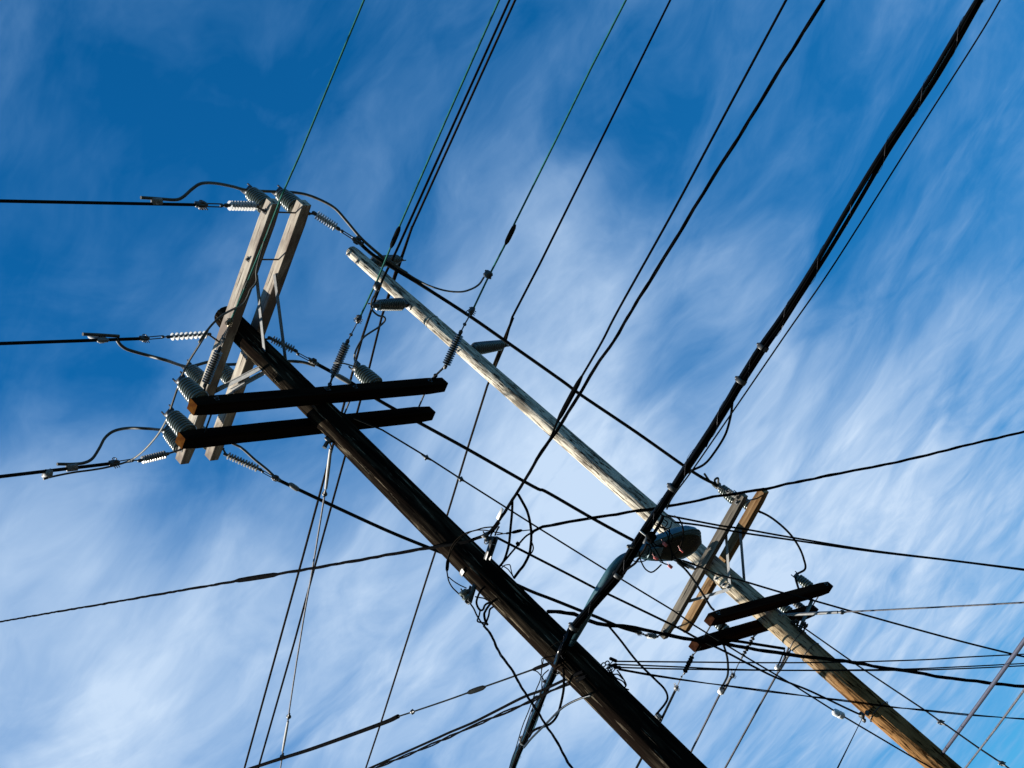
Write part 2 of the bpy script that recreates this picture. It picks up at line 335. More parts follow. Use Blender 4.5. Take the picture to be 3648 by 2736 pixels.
def pole_far():
    m = M['pole_grey']; t = m.node_tree; b = t.nodes['Principled BSDF']; src = b.inputs['Base Color'].links[0].from_socket
    tc = t.nodes.new('ShaderNodeTexCoord'); sx = t.nodes.new('ShaderNodeSeparateXYZ'); t.links.new(tc.outputs['Object'], sx.inputs[0])
    nz = t.nodes.new('ShaderNodeTexNoise'); mp = t.nodes.new('ShaderNodeMapping'); mp.inputs['Scale'].default_value = (6, 6, .5); t.links.new(tc.outputs['Object'], mp.inputs[0]); t.links.new(mp.outputs[0], nz.inputs[0]); nz.inputs['Scale'].default_value = 1.2; nz.inputs['Detail'].default_value = 5
    ad = t.nodes.new('ShaderNodeMath'); ad.operation = 'MULTIPLY_ADD'; ad.inputs[1].default_value = 3; t.links.new(nz.outputs['Fac'], ad.inputs[0]); t.links.new(sx.outputs[2], ad.inputs[2])
    for lo, hi, c in ((11.2, 9.4, (.145, .125, .095)), (9.3, 8.0, (.115, .062, .022))):   # treatment showing where the weathering ends
        mr = t.nodes.new('ShaderNodeMapRange'); mr.inputs[1].default_value = lo; mr.inputs[2].default_value = hi; mr.inputs[4].default_value = .85; t.links.new(ad.outputs[0], mr.inputs[0])
        mu = t.nodes.new('ShaderNodeMix'); mu.data_type = 'RGBA'; mu.blend_type = 'MULTIPLY'; mu.inputs[0].default_value = 1; t.links.new(src, mu.inputs[6]); mu.inputs[7].default_value = (c[0] * 4.5, c[1] * 4.5, c[2] * 4.5, 1); mu.clamp_result = False
        mx = t.nodes.new('ShaderNodeMix'); mx.data_type = 'RGBA'; t.links.new(mr.outputs[0], mx.inputs[0]); t.links.new(src, mx.inputs[6]); t.links.new(mu.outputs[2], mx.inputs[7]); src = mx.outputs[2]
    t.links.new(src, b.inputs['Base Color'])
pole_far()
far = empty('utility_pole', (FX, FY, 0), 'farther taller grey and brown wooden utility pole with four short crossarms halfway down', 'utility pole', 'utility poles')
NP = [(0, .205), (5.5, .180), (11, .154), (13.4, .140)]; FP = [(0, .175), (5, .156), (9, .150), (14.6, .124), (17.8, .108)]
shaft(NX, NY, 13.30, NP, 'pole_dark', near, 2)['label'] = 'dark creosoted shaft'
shaft(FX, FY, 17.74, FP, 'pole_grey', far, 11)
hA, wA = .150, .146
A1 = Arm(NX, NY, 12.9205, AZA, .2045, 1, -1.7572, 1.8605, hA, wA).build('arm_pale', near, label='pale sunlit crossarm at the pole top')
A2 = Arm(NX, NY, 12.9205, AZA, .2325, -1, -1.7572, 1.8605, hA, wA).build('arm_pale', near, label='pale sunlit crossarm at the pole top')
B1 = Arm(NX, NY, 11.3004, AZB, .2, 1, -1.7829, 1.8817, hA, wA).build('arm_dark', near, 'end_grain', 'black crossarm with orange end')
B2 = Arm(NX, NY, 11.3004, AZB, .225, -1, -1.7829, 1.8817, hA, wA).build('arm_dark', near, 'end_grain', 'black crossarm with orange end')
C1 = Arm(FX, FY, 8.9998, AZC, .225, 1, -1.2838, 1.2706, .12, .125).build('arm_grey', far, label='grey weathered crossarm')
C2 = Arm(FX, FY, 8.9998, AZC, .295, -1, -1.2838, 1.2706, .125, .15).build('arm_orange', far, label='honey coloured crossarm')
D1 = Arm(FX, FY, 7.9289, AZD, .2157, 1, -1.6446, 1.5283, .132, .15).build('arm_red', far, 'arm_red_end', 'dark reddish brown crossarm')
D2 = Arm(FX, FY, 7.9289, AZD, .2157, -1, -1.6446, 1.5283, .132, .15).build('arm_red', far, 'arm_red_end', 'dark reddish brown crossarm')

def K(ox, oy, pts, s=.40687):
    """points read off an enlargement of the photograph whose corner is at (ox, oy)"""
    return [(ox + p[0] * s, oy + p[1] * s) + tuple(p[2:]) if not isinstance(p, Vector) else p for p in pts]
def k1(ox, oy, x, y, s=.40687): return (ox + x * s, oy + y * s)
S2 = .20343
Z = Vector((0, 0, 1))
# ------------------------------------------------------------------ ground, road, pavement (below the picture)
sheet('ground', -900, 900, -900, 900, 0, 'grass')
sheet('road', -9.5, -1.2, -300, 300, .004, 'asphalt', az=.48)
sheet('pavement', -1.0, .9, -300, 300, .12, 'concrete', az=.48)
g = G(); g.box(Matrix.Rotation(-.48, 4, 'Z') @ Matrix.Translation((-1.1, 0, .07)), .2, 600, .14, .01); tag(g.build('kerb', 'concrete'), kind='structure')
g = G()
for i in range(-30, 31): g.box(Matrix.Rotation(-.48, 4, 'Z') @ Matrix.Translation((-5.3, i * 6, .008)), .12, 3, .004)
tag(g.build('road_marking', 'paint', smooth=False), kind='structure')
# ------------------------------------------------------------------ hardware
def post(parent, base, axis, length, r, n, mt='porcelain', fat=.76, clamp=True, capr=.6):
    """ribbed post insulator standing on its base"""
    axis = axis.normalized(); top = base + axis * length; g = G(); prof = [(0, r * .55), (.03, r * .8), (.05, r * .8)]; a, b = .07, .93
    for i in range(n):
        t0 = a + (b - a) * i / n; dt = (b - a) / n; rr = r * (1 - .22 * (i / n) ** 1.6)
        prof += [(t0, rr * fat), (t0 + dt * .08, rr * .93), (t0 + dt * .3, rr * .99), (t0 + dt * .5, rr), (t0 + dt * .74, rr * .96), (t0 + dt * .9, rr * fat)]
    prof += [(b + .01, r * .45), (1, r * .4)]
    g.lathe(base, top, prof, 28); o = g.build('post_insulator', mt, parent)
    if clamp:
        g = G(); g.lathe(top, top + axis * r * .5, [(0, r * .42), (.3, r * .5), (.7, r * .45), (1, r * .3)], 10)
        F = frame(top + axis * r * .45, axis); g.box(F, r * 1.0, r * .35, r * .45, r * .06); g.tube([F @ Vector((-r * .5, 0, -r * .2)), F @ Vector((-r * .5, 0, r * .75))], r * .1, 6); g.tube([F @ Vector((r * .5, 0, -r * .2)), F @ Vector((r * .5, 0, r * .6))], r * .1, 6)
        g.build('line_clamp', 'steel_dark', o)
    return top + axis * r * .4
def sheds(g, A, B, n, r, core=.34, style=0):
    prof = [(0, r * core), (.02, r * core)]
    for i in range(n):
        t0 = .03 + .94 * i / n; dt = .94 / n
        if style == 0: prof += [(t0, r * core), (t0 + dt * .34, r * .55), (t0 + dt * .42, r * .97), (t0 + dt * .50, r), (t0 + dt * .58, r * .96), (t0 + dt * .64, r * core)]
        else: rr = r * (1 if i % 2 == 0 else .92); prof += [(t0, r * core), (t0 + dt * .25, rr * .96), (t0 + dt * .5, rr), (t0 + dt * .62, rr * .9), (t0 + dt * .75, r * core)]
    prof += [(.98, r * core), (1, r * core)]
    g.lathe(A, B, prof, 24)
def ring(g, c, ax, rad, t, n=14):
    F = frame(c, ax); P = [F @ Vector((math.cos(2 * math.pi * i / n) * rad, math.sin(2 * math.pi * i / n) * rad, 0)) for i in range(n + 1)]
    g.tube(P, t, 6, cap=False)
def strain(label, P, arm, i0, i1, c, n, rpx, mt, nut=None, fit='steel_dark', group='strain insulators', clampmat='steel_dark', style=0, big=1):
    """dead-end insulator string lying along the course P of a wire: arm end, ribbed body from i0 to i1, links, strain clamp at c"""
    a, b, c_ = P.at(*i0), P.at(*i1), P.at(*c); arm = arm if isinstance(arm, Vector) else P.at(*arm)
    t = empty('strain_insulator', arm, label, 'insulator', group); r = PX(a, rpx)
    g = G(); sheds(g, a, b, n, r, style=style); g.build('insulator_body', mt, t)
    g = G(); g.lathe(a.lerp(b, .002), a.lerp(b, .998), [(0, r * .35), (1, r * .35)], 16); g.build('shade_dark_core', fit, t)  # core coloured dark to stand for the shade between the sheds
    g = G(); d = (b - a).normalized(); g.tube([arm, a], r * .24, 8); g.lathe(a - d * r * .9, a, [(0, r * .2), (.3, r * .42), (1, r * .45)], 10)
    ring(g, arm + (a - arm) * .35, d.orthogonal(), r * .38, r * .13); g.build('shackle', fit, t)
    g = G(); g.lathe(b, b + d * r * .9, [(0, r * .45), (.7, r * .42), (1, r * .2)], 10)
    e = P.at(*nut) if nut else b.lerp(c_, .4)
    g.ball(e, r * .42, 8); x = d.orthogonal().normalized() * r * .3
    g.tube([b, e], r * .16, 6); g.tube([e + x, c_ + x], r * .13, 6); g.tube([e - x, c_ - x], r * .13, 6); g.build('link', fit, t)
    g = G(); s_ = r * 1.15 * big; F = frame(c_, d)
    g.box(F, s_ * .8, s_ * .8, s_ * 2.4, s_ * .16); g.box(F, s_ * 1.5, s_ * .6, s_ * 1.5, s_ * .16, c=(s_ * .15, 0, s_ * .2)); g.box(F, s_ * .6, s_ * 1.5, s_ * 1.1, s_ * .16, c=(0, s_ * .1, -s_ * .2))
    for q in (-.7, 0, .7):
        g.tube([F @ Vector((s_ * -1.35, s_ * .15, q * s_ * .7)), F @ Vector((s_ * 1.1, s_ * .15, q * s_ * .7))], s_ * .12, 6); g.ball(F @ Vector((s_ * 1.0, s_ * .15, q * s_ * .7)), s_ * .2, 6)
    ring(g, F @ Vector((s_ * 1.15, 0, -s_ * .8)), F.col[1].to_3d(), s_ * .42, s_ * .11)
    g.build('strain_clamp', clampmat, t)
    return c_
def sleeve(P, a, b, rpx, mt='wire_black', name='splice_sleeve', taper=.45):
    A, B = P.at(*a), P.at(*b); r = PX(A, rpx); g = G(); g.lathe(A, B, [(0, r * taper), (.15, r * .9), (.35, r), (.65, r), (.85, r * .9), (1, r * taper)], 12); return g.build(name, mt, P.o)
def block(P, c, size, mt, name='connector', parent=None, dirpx=None):
    """bolted tap connector of size px (across, along)"""
    C_ = P.at(*c) if isinstance(P, Path) else P; d = (P.C[-1] - P.C[0]).normalized() if isinstance(P, Path) and not dirpx else (Py(*dirpx[1]) - Py(*dirpx[0])).normalized()
    a, l = PX(C_, size[0]), PX(C_, size[1]); g = G(); F = frame(C_, d); g.box(F, a, a * .7, l, a * .12); g.box(F, a * .7, a * .95, l * .6, a * .1)
    for q in (-.25, .25): g.tube([F @ Vector((-a * .7, 0, l * q)), F @ Vector((a * .7, 0, l * q))], a * .1, 6)
    return g.build(name, mt, parent or P.o)
def bar(g, A, B, w, t, up=None, bev=.002):
    F = frame((A + B) / 2, B - A, up); g.box(F, w, t, (B - A).length, bev)
def angle_iron(name, A, B, w, mt, parent, up):
    g = G(); d = (B - A); F = frame((A + B) / 2, d, up); t = .005; Ln = d.length
    g.box(F, w, t, Ln); g.box(F, t, w - t - .001, Ln, c=(w / 2 - t / 2, w / 2, 0)); return g.build(name, mt, parent, smooth=False)
def bolt(parent, P, n, r=.022, mt='steel', plate=True):
    g = G(); F = frame(P, n)
    if plate: g.box(F, r * 3, r * 3, .006, .002)
    g.lathe(P, P + n * r * 1.0, [(0, r), (.8, r), (1, r * .8)], 6); g.lathe(P + n * r, P + n * r * 2.2, [(0, r * .45), (1, r * .45)], 8); return g.build('bolt', mt, parent, smooth=False)
# ------------------------------------------------------------------ near pole: posts, braces, spacer rods
pA1t = post(near, A1.p(-1.64, 0, 1), Z, .35, .108, 8); pA2t = post(near, A2.p(-1.64, 0, 1), Z, .35, .108, 8)
pA1m = post(near, A1.p(.78, 0, 1), Z, .35, .108, 8); pA2m = post(near, A2.p(.78, 0, 1), Z, .35, .108, 8)
pA1b = post(near, A1.p(1.72, 0, 1), Z, .35, .108, 8); pA2b = post(near, A2.p(1.72, 0, 1), Z, .35, .108, 8)
pB1l = post(near, B1.p(-1.62, 0, 1), Z, .37, .110, 8); pB2l = post(near, B2.p(-1.62, 0, 1), Z, .37, .110, 8); pB1m = post(near, B1.p(.85, 0, 1), Z, .37, .110, 8)
zq = Py(958, 1300, NY).z
for arm, sg in ((A1, 1), (A2, -1)):
    for l in (-.82, .82):
        q = Py(947, 1303, NY - .06) if sg > 0 else Py(1017, 1288, NY + .1); angle_iron('brace', arm.p(l, -sg * 1.0, -1) - arm.n * sg * .012 + Z * .04, q, .045, 'steel', near, Z)
    pass
for arm, sg in ((B1, 1), (B2, -1)):
    bolt(near, Vector((NX, NY, 11.30)) + arm.n * sg * .285, arm.n * sg, mt='steel_dark')
for X, Y_, ls in ((A1, A2, (-1.62, -1.0, 1.0, 1.68)), (B1, B2, (-1.50, .42, 1.62)), (C1, C2, (-1.15, 1.15)), (D1, D2, (-1.5, 1.38))):
    for l in ls:
        g = G(); g.tube([X.p(l, 1.45, 0), Y_.p(l, -1.5, 0)], .010, 8)
        for P_, s_ in ((X.p(l, 1.03, 0), 1), (Y_.p(l, -1.04, 0), -1)): g.box(frame(P_, X.n), .05, .05, .006); g.lathe(P_, P_ + X.n * s_ * .02, [(0, .017), (1, .017)], 6)
        g.build('spacer_rod', 'steel_dark', near if X in (A1, B1) else far)
for zz_, aa in ((8.3, -.4), (7.0, -1.2), (6.9, -.2)):
    n = Vector((math.sin(-math.pi / 2 - .5), math.cos(-math.pi / 2 - .5), 0)); bolt(near, Vector((NX, NY, zz_)) + n * .172, n, .016, 'steel_dark')
# ------------------------------------------------------------------ far pole: pins, line posts, braces
def zF(px, py): return Py(px, py, FY).z
dD = dvec(.50)
def hpost(px, py, sg, L_, tilt):
    z = zF(px, py); b = Vector((FX, FY, z)) + dD * sg * .115; ax = (dD * sg + Z * tilt).normalized()
    g = G(); g.box(frame(b + dD * sg * .01, dD), .26, .10, .02, .006); g.box(frame(b + dD * sg * .05, ax), .12, .08, .08, .01); g.build('mounting_base', 'steel_dark', far)
    return post(far, b + ax * .09, ax, L_, .110, 14, 'polymer_dark', fat=.72, clamp=True)
tip1 = hpost(1308, 924, 1, .74, .16); tip2 = hpost(1455, 1096, -1, .64, -.02); tip3 = hpost(1652, 1250, 1, .82, .10)
pC1 = post(far, C1.p(-1.14, 0, 1), Z, .30, .085, 7, 'porcelain'); pC2 = post(far, C2.p(-.95, 0, 1), Z, .26, .075, 6, 'porcelain')
pD1r = post(far, D1.p(1.12, 0, 1), Z, .26, .075, 6, 'porcelain'); pD2r = post(far, D2.p(.95, 0, 1), Z, .26, .075, 6, 'porcelain'); pD2l = post(far, D2.p(-.75, 0, 1), Z, .26, .075, 6, 'porcelain')
pD2q = post(far, D2.p(1.32, 0, 1), Z, .22, .06, 5, 'steel_dark')
zq = zF(2600, 2105)
for arm, sg in ((C1, 1), (C2, -1)):
    for l in (-.62, .62):
        q = Py(*k1(2200, 1600, 985, 1225), FY - .12) if sg > 0 else Py(*k1(2200, 1600, 1112, 1190), FY + .12); angle_iron('brace', arm.p(l, -sg, -1) - arm.n * sg * .012 + Z * .04, q, .042, 'steel', far, Z)
    bolt(far, Vector((FX, FY, zq)) + arm.n * sg * .155, arm.n * sg)
for px, py in ((1251, 912), (1280, 943), (1639, 1262), (2560, 2068), (2585, 2090)):
    n = (Vector((-.62, -.78, 0))).normalized(); P_ = Vector((FX, FY, zF(px, py))) + n * (.118 if py < 1500 else .152); bolt(far, P_, n, .02)
g = G(); ring(g, Vector((FX, FY, zF(1530, 1160))), Z, .121, .006, 28); g.build('band_and_wire_shadow', 'steel_dark', far)  # dark ring modelled in place of a wire's shadow on the shaft
for py in (2290, 2330):
    g = G(); ring(g, Vector((FX, FY, zF(1824 + (py - 1368) * 1.1, py))), Z, .155, .007, 28); g.build('band_and_wire_shadow', 'steel_dark', far)  # rings standing in for the arc shadows cast by overhead wires
# ------------------------------------------------------------------ conductors dead-ended on the upper arms, running off to the left
for lab, a, exitp, i0, i1, nut, c, n, rp, mt in (
    ('uppermost strain insulator, left of the pole-top crossarms, white ribs', A1.p(-1.62, 1, 0), (0, 716, 'z', 13.0), (911, 734), (811, 732), (790, 732), (717, 730), 9, 18, 'glass_white'),
    ('strain insulator of spaced white discs left of the near pole top', A1.p(.12, 1, 0), (0, 1224, 'z', 12.95), (742, 1191), (603, 1200), (581, 1200), (514, 1206), 8, 14, 'glass_white'),
    ('lowest strain insulator left of the pale crossarms, above the frayed clamp', A1.p(1.68, 1, 0), (0, 1698, 'z', 12.9), (592, 1618), (502, 1640), (472, 1640), (407, 1650), 10, 15, 'silicone')):
    co = Path([a, c, exitp], smooth=False); q = strain(lab, co, a, i0, i1, c, n, rp, mt, nut)
    names = {716: 'uppermost black conductor leaving the picture at the left', 1224: 'middle black conductor leaving the picture at the left', 1698: 'lowest of the three black conductors leaving at the left, sloping down'}
    w = wire('power_line', names[exitp[1]], 'power line', [q, exitp], 13, 'wire_dark', 'power lines leaving the near pole to the left', (0, 14), smooth=False)
    if exitp[1] == 716: LL1 = w
    elif exitp[1] == 1224: LL2 = w
    else: LL3 = w
# ------------------------------------------------------------------ three conductors from the upper arms across to the far pole
cC1 = C1.p(-1.20, 1, .2)
a = A2.p(-1.62, -1, 0); co = Path([a, (1275, 867), (1900, 1285), (2440, 1664), cC1], smooth=False)
co = Path([a, cC1], smooth=False)
F1 = [k1(400, 600, 2150, 640), (1345, 920), (1500, 1015), k1(1100, 700, 1390, 1035), k1(1100, 700, 1700, 1250), k1(1100, 700, 2212, 1610), k1(1900, 1100, 425, 760), k1(1900, 1100, 900, 1080), k1(1900, 1100, 1400, 1430), k1(2200, 1600, 880, 320)]
q = strain('white ribbed strain insulator right of the pole-top crossarms, by the far pole tip', co, a, k1(400, 600, 1780, 400), k1(400, 600, 1965, 520), k1(400, 600, 2150, 640), 9, 17, 'glass_white', k1(400, 600, 2010, 550))
e = Path([a] + F1 + [cC1], smooth=False)
LR1 = wire('power_line', 'upper right long conductor between the two poles, meeting the small crossarm tip', 'power line', [q] + F1[1:-1] + [e.at(*F1[-1])], 12, 'wire_dark', 'power lines between the poles')
co = Path([cC1, e.at(*k1(2200, 1600, 880, 320))], smooth=False)
strain('small strain clamp at the top end of the grey crossarm', co, cC1, k1(2200, 1600, 1040, 415), k1(2200, 1600, 960, 370), k1(2200, 1600, 890, 330), 5, 9, 'silicone', clampmat='steel')
a = A2.p(.12, -1, 0); zC = C1.p(0, 1, .3)
F2 = [k1(500, 1100, 1520, 470), k1(500, 1100, 1850, 650), k1(1000, 1300, 860, 310), k1(1000, 1300, 1220, 510), k1(1000, 1300, 1640, 740), k1(1000, 1300, 2212, 1065), k1(1500, 1700, 1100, 130), k1(1500, 1700, 1500, 360), k1(1500, 1700, 1870, 560), (2330, 1960), k1(2100, 1850, 1700, 800, S2)]
e = Path([a] + F2 + [zC], smooth=False)
q = strain('dull ribbed strain insulator right of the near pole top, crossed by a brace', e, a, k1(400, 600, 1390, 1490), k1(400, 600, 1595, 1592), F2[0], 9, 15, 'glass_dull', k1(500, 1100, 1380, 395))
LR2 = wire('power_line', 'middle long conductor between the two poles, passing behind the street lamp', 'power line', [q] + [e.at(*x) for x in F2[1:]], 12, 'wire_dark', 'power lines between the poles')
strain('ribbed strain insulator half hidden under the street lamp head', Path([e.at(*F2[-1]), zC], smooth=False), zC, k1(2100, 1850, 1830, 865, S2), k1(2100, 1850, 1640, 775, S2), k1(2100, 1850, 1560, 740, S2), 9, 9, 'silicone')
a = A2.p(1.68, -1, 0); zC = C1.p(1.22, 1, .1)
F3 = [k1(500, 1100, 1190, 1490), k1(500, 1100, 1400, 1590), k1(1000, 1300, 600, 1300), k1(1000, 1300, 1000, 1480), k1(1000, 1300, 1400, 1640), (1700, 2016), k1(1500, 1700, 920, 980), k1(1500, 1700, 1150, 1070), k1(1500, 1700, 1400, 1170), k1(1500, 1700, 1540, 1225), k1(1500, 1700, 1740, 1310), k1(1500, 1700, 1900, 1358)]
e = Path([a] + F3 + [zC], smooth=False)
q = strain('long strain insulator of alternating discs below the lower pale crossarm ends', e, a, k1(500, 1100, 755, 1280), k1(500, 1100, 1040, 1405), F3[0], 11, 14, 'silicone', k1(500, 1100, 1070, 1425), style=1)
LR3 = wire('power_line', 'lowest long conductor between the poles, passing behind the near pole', 'power line', [q] + [e.at(*x) for x in F3[1:]], 12, 'wire_dark', 'power lines between the poles')
strain('strain insulator at the bottom end of the grey crossarm', Path([e.at(*F3[-1]), zC], smooth=False), zC, k1(1500, 1700, 2060, 1395), k1(1500, 1700, 1975, 1385), k1(1500, 1700, 1905, 1360), 8, 10, 'silicone')
sleeve(LR3, k1(500, 1100, 1300, 1530), k1(500, 1100, 1390, 1590), 10, 'steel', 'armour_rod'); sleeve(LR2, k1(500, 1100, 1700, 570), k1(500, 1100, 1850, 655), 10, 'steel', 'armour_rod')
# ------------------------------------------------------------------ jumpers over the upper arms
JG = 'jumper wires looped over the near crossarms'
PLz = lambda x, y: (x, y, 'z', 12.97)
j1 = wire('jumper_wire', 'thick jumper arching over the two topmost post insulators', 'jumper wire', [LL1.at(*k1(400, 600, 250, 255))] + [LL1.at(*k1(400, 600, *p)) for p in ((400, 265), (550, 275), (620, 250), (700, 180), (780, 132))] +
          K(400, 600, [(900, 130), (1050, 158)]) + [pA1t, pA2t] + K(400, 600, [(1580, 210), (1700, 230), (1830, 280), (1950, 350), (2050, 460)]) + [LR1.at(*k1(400, 600, *p)) for p in ((2150, 580), (2230, 660))] + [LR1.at(*k1(1100, 700, *p)) for p in ((640, 525), (760, 612), (860, 672))], 11, 'jumper', JG)
j2 = wire('jumper_wire', 'jumper sagging from the middle left conductor over the middle post insulators', 'jumper wire', [LL2.at(*k1(0, 1100, *p)) for p in ((1020, 262), (1035, 290), (1065, 325), (1130, 362), (1300, 410), (1450, 450))] + [pA1m] + K(500, 1100, [(600, 466)]) + [pA2m, (985, 1292)] + [LR2.at(*k1(500, 1100, *p)) for p in ((1300, 460), (1400, 465), (1470, 480), (1530, 500))], 11, 'jumper', JG)
j3 = wire('jumper_wire', 'jumper rising in a bow from the lowest left conductor to the lowest post insulators', 'jumper wire', [LL3.at(*k1(0, 1100, *p)) for p in ((500, 1360), (640, 1360), (740, 1348), (810, 1310), (870, 1220), (920, 1130), (1000, 1070), (1130, 1045), (1300, 1050))] + [pA1b, pA2b] + [LR3.at(*k1(500, 1100, *p)) for p in ((820, 1185), (900, 1230), (1000, 1320), (1100, 1400), (1165, 1460))], 11, 'jumper', JG)
for P_, c_, dd in ((j1, k1(400, 600, 320, 258), 0), (j2, k1(0, 1100, 1000, 240), 0), (j3, k1(0, 1100, 560, 1360), 0)): pass
def tap(W_, J_, x, y, L_=46, mt='steel'):
    """parallel groove clamp tying jumper and line, with the cut-off tail"""
    c = W_.at(x, y); c2 = J_.at(x, y - 14); d = (W_.C[-1] - W_.C[0]).normalized(); g = G(); h = (c2 - c); F = frame((c + c2) / 2, d, h)
    a = h.length + PX(c, 14); g.box(F, a, PX(c, 15), PX(c, L_), PX(c, 4)); g.box(F, a * .8, PX(c, 24), PX(c, L_ * .5), PX(c, 3)); g.build('tap_clamp', mt, J_.o)
tap(LL1, j1, *k1(400, 600, 390, 305)); tap(LL2, j2, *k1(0, 1100, 860, 275)); tap(LL3, j3, *k1(0, 1100, 630, 1405))
g = G(); g.tube([LL2.at(*k1(0, 1100, 725, 222)), LL2.at(*k1(0, 1100, 860, 228)), LL2.at(*k1(0, 1100, 1042, 240))], PX(LL2.P[0], 6), 10); g.build('jumper_tail', 'jumper', j2.o)
# ------------------------------------------------------------------ green conductors dead-ended on the black arms
GG = 'green copper conductors running to the top edge'
def green(lab, slab, arm_pt, i0, i1, c, pts, exitz, mt='polymer', nut=None, style=0, clampmat='steel_dark', w=7):
    ex = (*pts[-1], 'z', exitz); e = Path([arm_pt, c] + pts[:-1] + [ex], smooth=False)
    q = strain(slab, e, arm_pt, i0, i1, c, 14, 16, mt, nut, clampmat=clampmat, big=.75, group='strain insulators on the black crossarms')
    return wire('power_line', lab, 'power line', [q] + [e.at(*x) for x in pts[:-1]] + [ex], w, 'wire_green', GG, (0, 12), smooth=False)
g1 = green('leftmost green conductor, crossing the front of the pole-top crossarm', 'grey ribbed strain insulator with brass fittings in front of the pale crossarm', B1.p(-1.58, 0, 1.3), k1(500, 1100, 570, 660), k1(500, 1100, 690, 360), k1(400, 600, 1030, 1350),
           [k1(400, 600, 1190, 980), k1(400, 600, 1330, 640), k1(400, 600, 1500, 200), k1(1000, 0, 120, 980, .5642), (1301, -10)], 11.6, clampmat='bronze')
g2 = green('middle green conductor with a spindle sleeve, joined by a connector near the far pole tip', 'grey ribbed strain insulator on the black crossarm left of its middle', B1.p(.12, 0, 1.3), k1(1100, 700, 215, 1560), k1(1100, 700, 335, 1280), k1(1100, 700, 440, 1075),
           [k1(1100, 700, 545, 850), k1(1100, 700, 600, 735), k1(1100, 700, 715, 450), k1(1000, 0, 750, 1430, .5642), k1(1000, 0, 1060, 720, .5642), (1783, -10)], 11.6, nut=k1(1100, 700, 370, 1210))
g3 = green('rightmost green conductor with a spindle sleeve high above the far pole', 'dark ribbed strain insulator standing on the right end of the black crossarm', B1.p(1.74, 0, 1.3), k1(1100, 700, 1200, 1480), k1(1100, 700, 1325, 1200), k1(1100, 700, 1430, 1005),
           [k1(1100, 700, 1575, 700), k1(1100, 700, 1720, 420), k1(1100, 700, 1800, 240), k1(1000, 0, 1740, 880, .5642), k1(1000, 0, 1960, 430, .5642), (2235, -10)], 11.6, 'polymer_dark', nut=k1(1100, 700, 1365, 1120))
sleeve(g2, k1(1100, 700, 797, 262), k1(1100, 700, 718, 450), 9, 'wire_dark'); sleeve(g3, k1(1100, 700, 1808, 245), k1(1100, 700, 1722, 420), 9, 'wire_brown')
block(g2, k1(1100, 700, 600, 785), (26, 30), 'steel_dark', 'tap_connector'); block(g3, k1(1100, 700, 1570, 683), (28, 26), 'steel_dark', 'tap_connector')
sleeve(g1, k1(400, 600, 1195, 970), k1(400, 600, 1150, 1060), 4.5, 'jumper', 'tap_sleeve'); sleeve(g1, k1(400, 600, 1410, 440), k1(400, 600, 1335, 640), 4, 'jumper', 'tap_sleeve')
j4 = wire('jumper_wire', 'long pale jumper curling down past the orange ends of the black crossarms', 'jumper wire', [g1.at(*k1(400, 600, *p)) for p in ((1330, 640), (1265, 880), (1262, 990), (1210, 1060), (1190, 1110), (1150, 1180), (1080, 1222), (980, 1275), (900, 1340), (830, 1420), (760, 1520))] +
          K(500, 1100, [(590, 190), (520, 310), (450, 420), (410, 490)]) + [pB1l, pB2l] + K(500, 1100, [(210, 1010), (140, 1120)]) + K(0, 1100, [(1250, 1250)]) + [LL3.at(*k1(0, 1100, *p)) for p in ((1130, 1332), (950, 1385), (800, 1412), (650, 1432), (480, 1465), (380, 1492))], 8, 'jumper', JG)
c = LL3.at(*k1(0, 1100, 415, 1445)); block(c, None, (26, 40), 'steel', 'tap_clamp', j4.o, dirpx=[(150, 1690, 8.8), (190, 1684, 8.8)])
j5 = wire('jumper_wire', 'brown jumper looping from the middle green conductor down to the post on the black crossarm', 'jumper wire', [g2.at(*k1(1100, 700, *p)) for p in ((600, 800), (578, 860), (550, 920), (555, 990), (605, 1040), (660, 1055), (665, 1090), (610, 1145), (540, 1190), (480, 1235), (430, 1310), (400, 1400))] + [pB1m], 7, 'jumper', JG)
j6 = wire('jumper_wire', 'jumper hanging in a bow from the rightmost green conductor to the long conductor', 'jumper wire', [g3.at(*k1(1100, 700, 1535, 705))] + K(1100, 700, [(1490, 770), (1420, 812), (1330, 835), (1200, 825), (1060, 783)]) + [LR1.at(*k1(1100, 700, *p)) for p in ((960, 735), (870, 680), (760, 600), (700, 555))], 7, 'jumper', JG)
j7 = wire('jumper_wire', 'short jumper between the green strain insulator and the post on the black crossarm', 'jumper wire', [g2.at(*k1(1100, 700, 220, 1455)), g2.at(*k1(1100, 700, 300, 1460)), pB1m], 6, 'jumper', JG)
# ------------------------------------------------------------------ conductors on the far pole's line posts
FG = 'conductors carried on the line posts at the top of the far pole'
def through(lab, tip, top, mid, low, exitp, zt=18.0, zl=16.5, w=8, mt='wire_brown'):
    return wire('power_line', lab, 'power line', [(*top, 'z', zt)] + mid + [tip] + low + [(*exitp, 'z', zl)], w, mt, FG, (12, 25), smooth=False)
w3 = through('thin brown conductor touching the top line post of the far pole', tip1, (1840, -10), [k1(1000, 0, 830, 1435, .5642)], K(1100, 700, [(770, 620), (640, 1050), (520, 1540)]) + [k1(1000, 1300, 330, 1650), k1(800, 2061, 610, 560)], (919, 2740))
w2 = through('thin black conductor touching the left-pointing line post', tip2, (1820, -10), [k1(1100, 700, 770, 470), k1(1100, 700, 650, 720)], K(1100, 700, [(470, 1230), (400, 1480)]) + [k1(1000, 1300, 200, 1659)], (870, 2740), w=9)
w1 = through('brown conductor touching the lower right line post, far from its neighbours', tip3, (2393, -10), [k1(1000, 0, 1640, 1659, .5642), k1(1100, 700, 1780, 1060)], K(1000, 1300, [(1810, 180), (1640, 720), (1460, 1310)]) + [k1(800, 2061, 1770, 0), k1(800, 2061, 1370, 1260)], (1302, 2740))
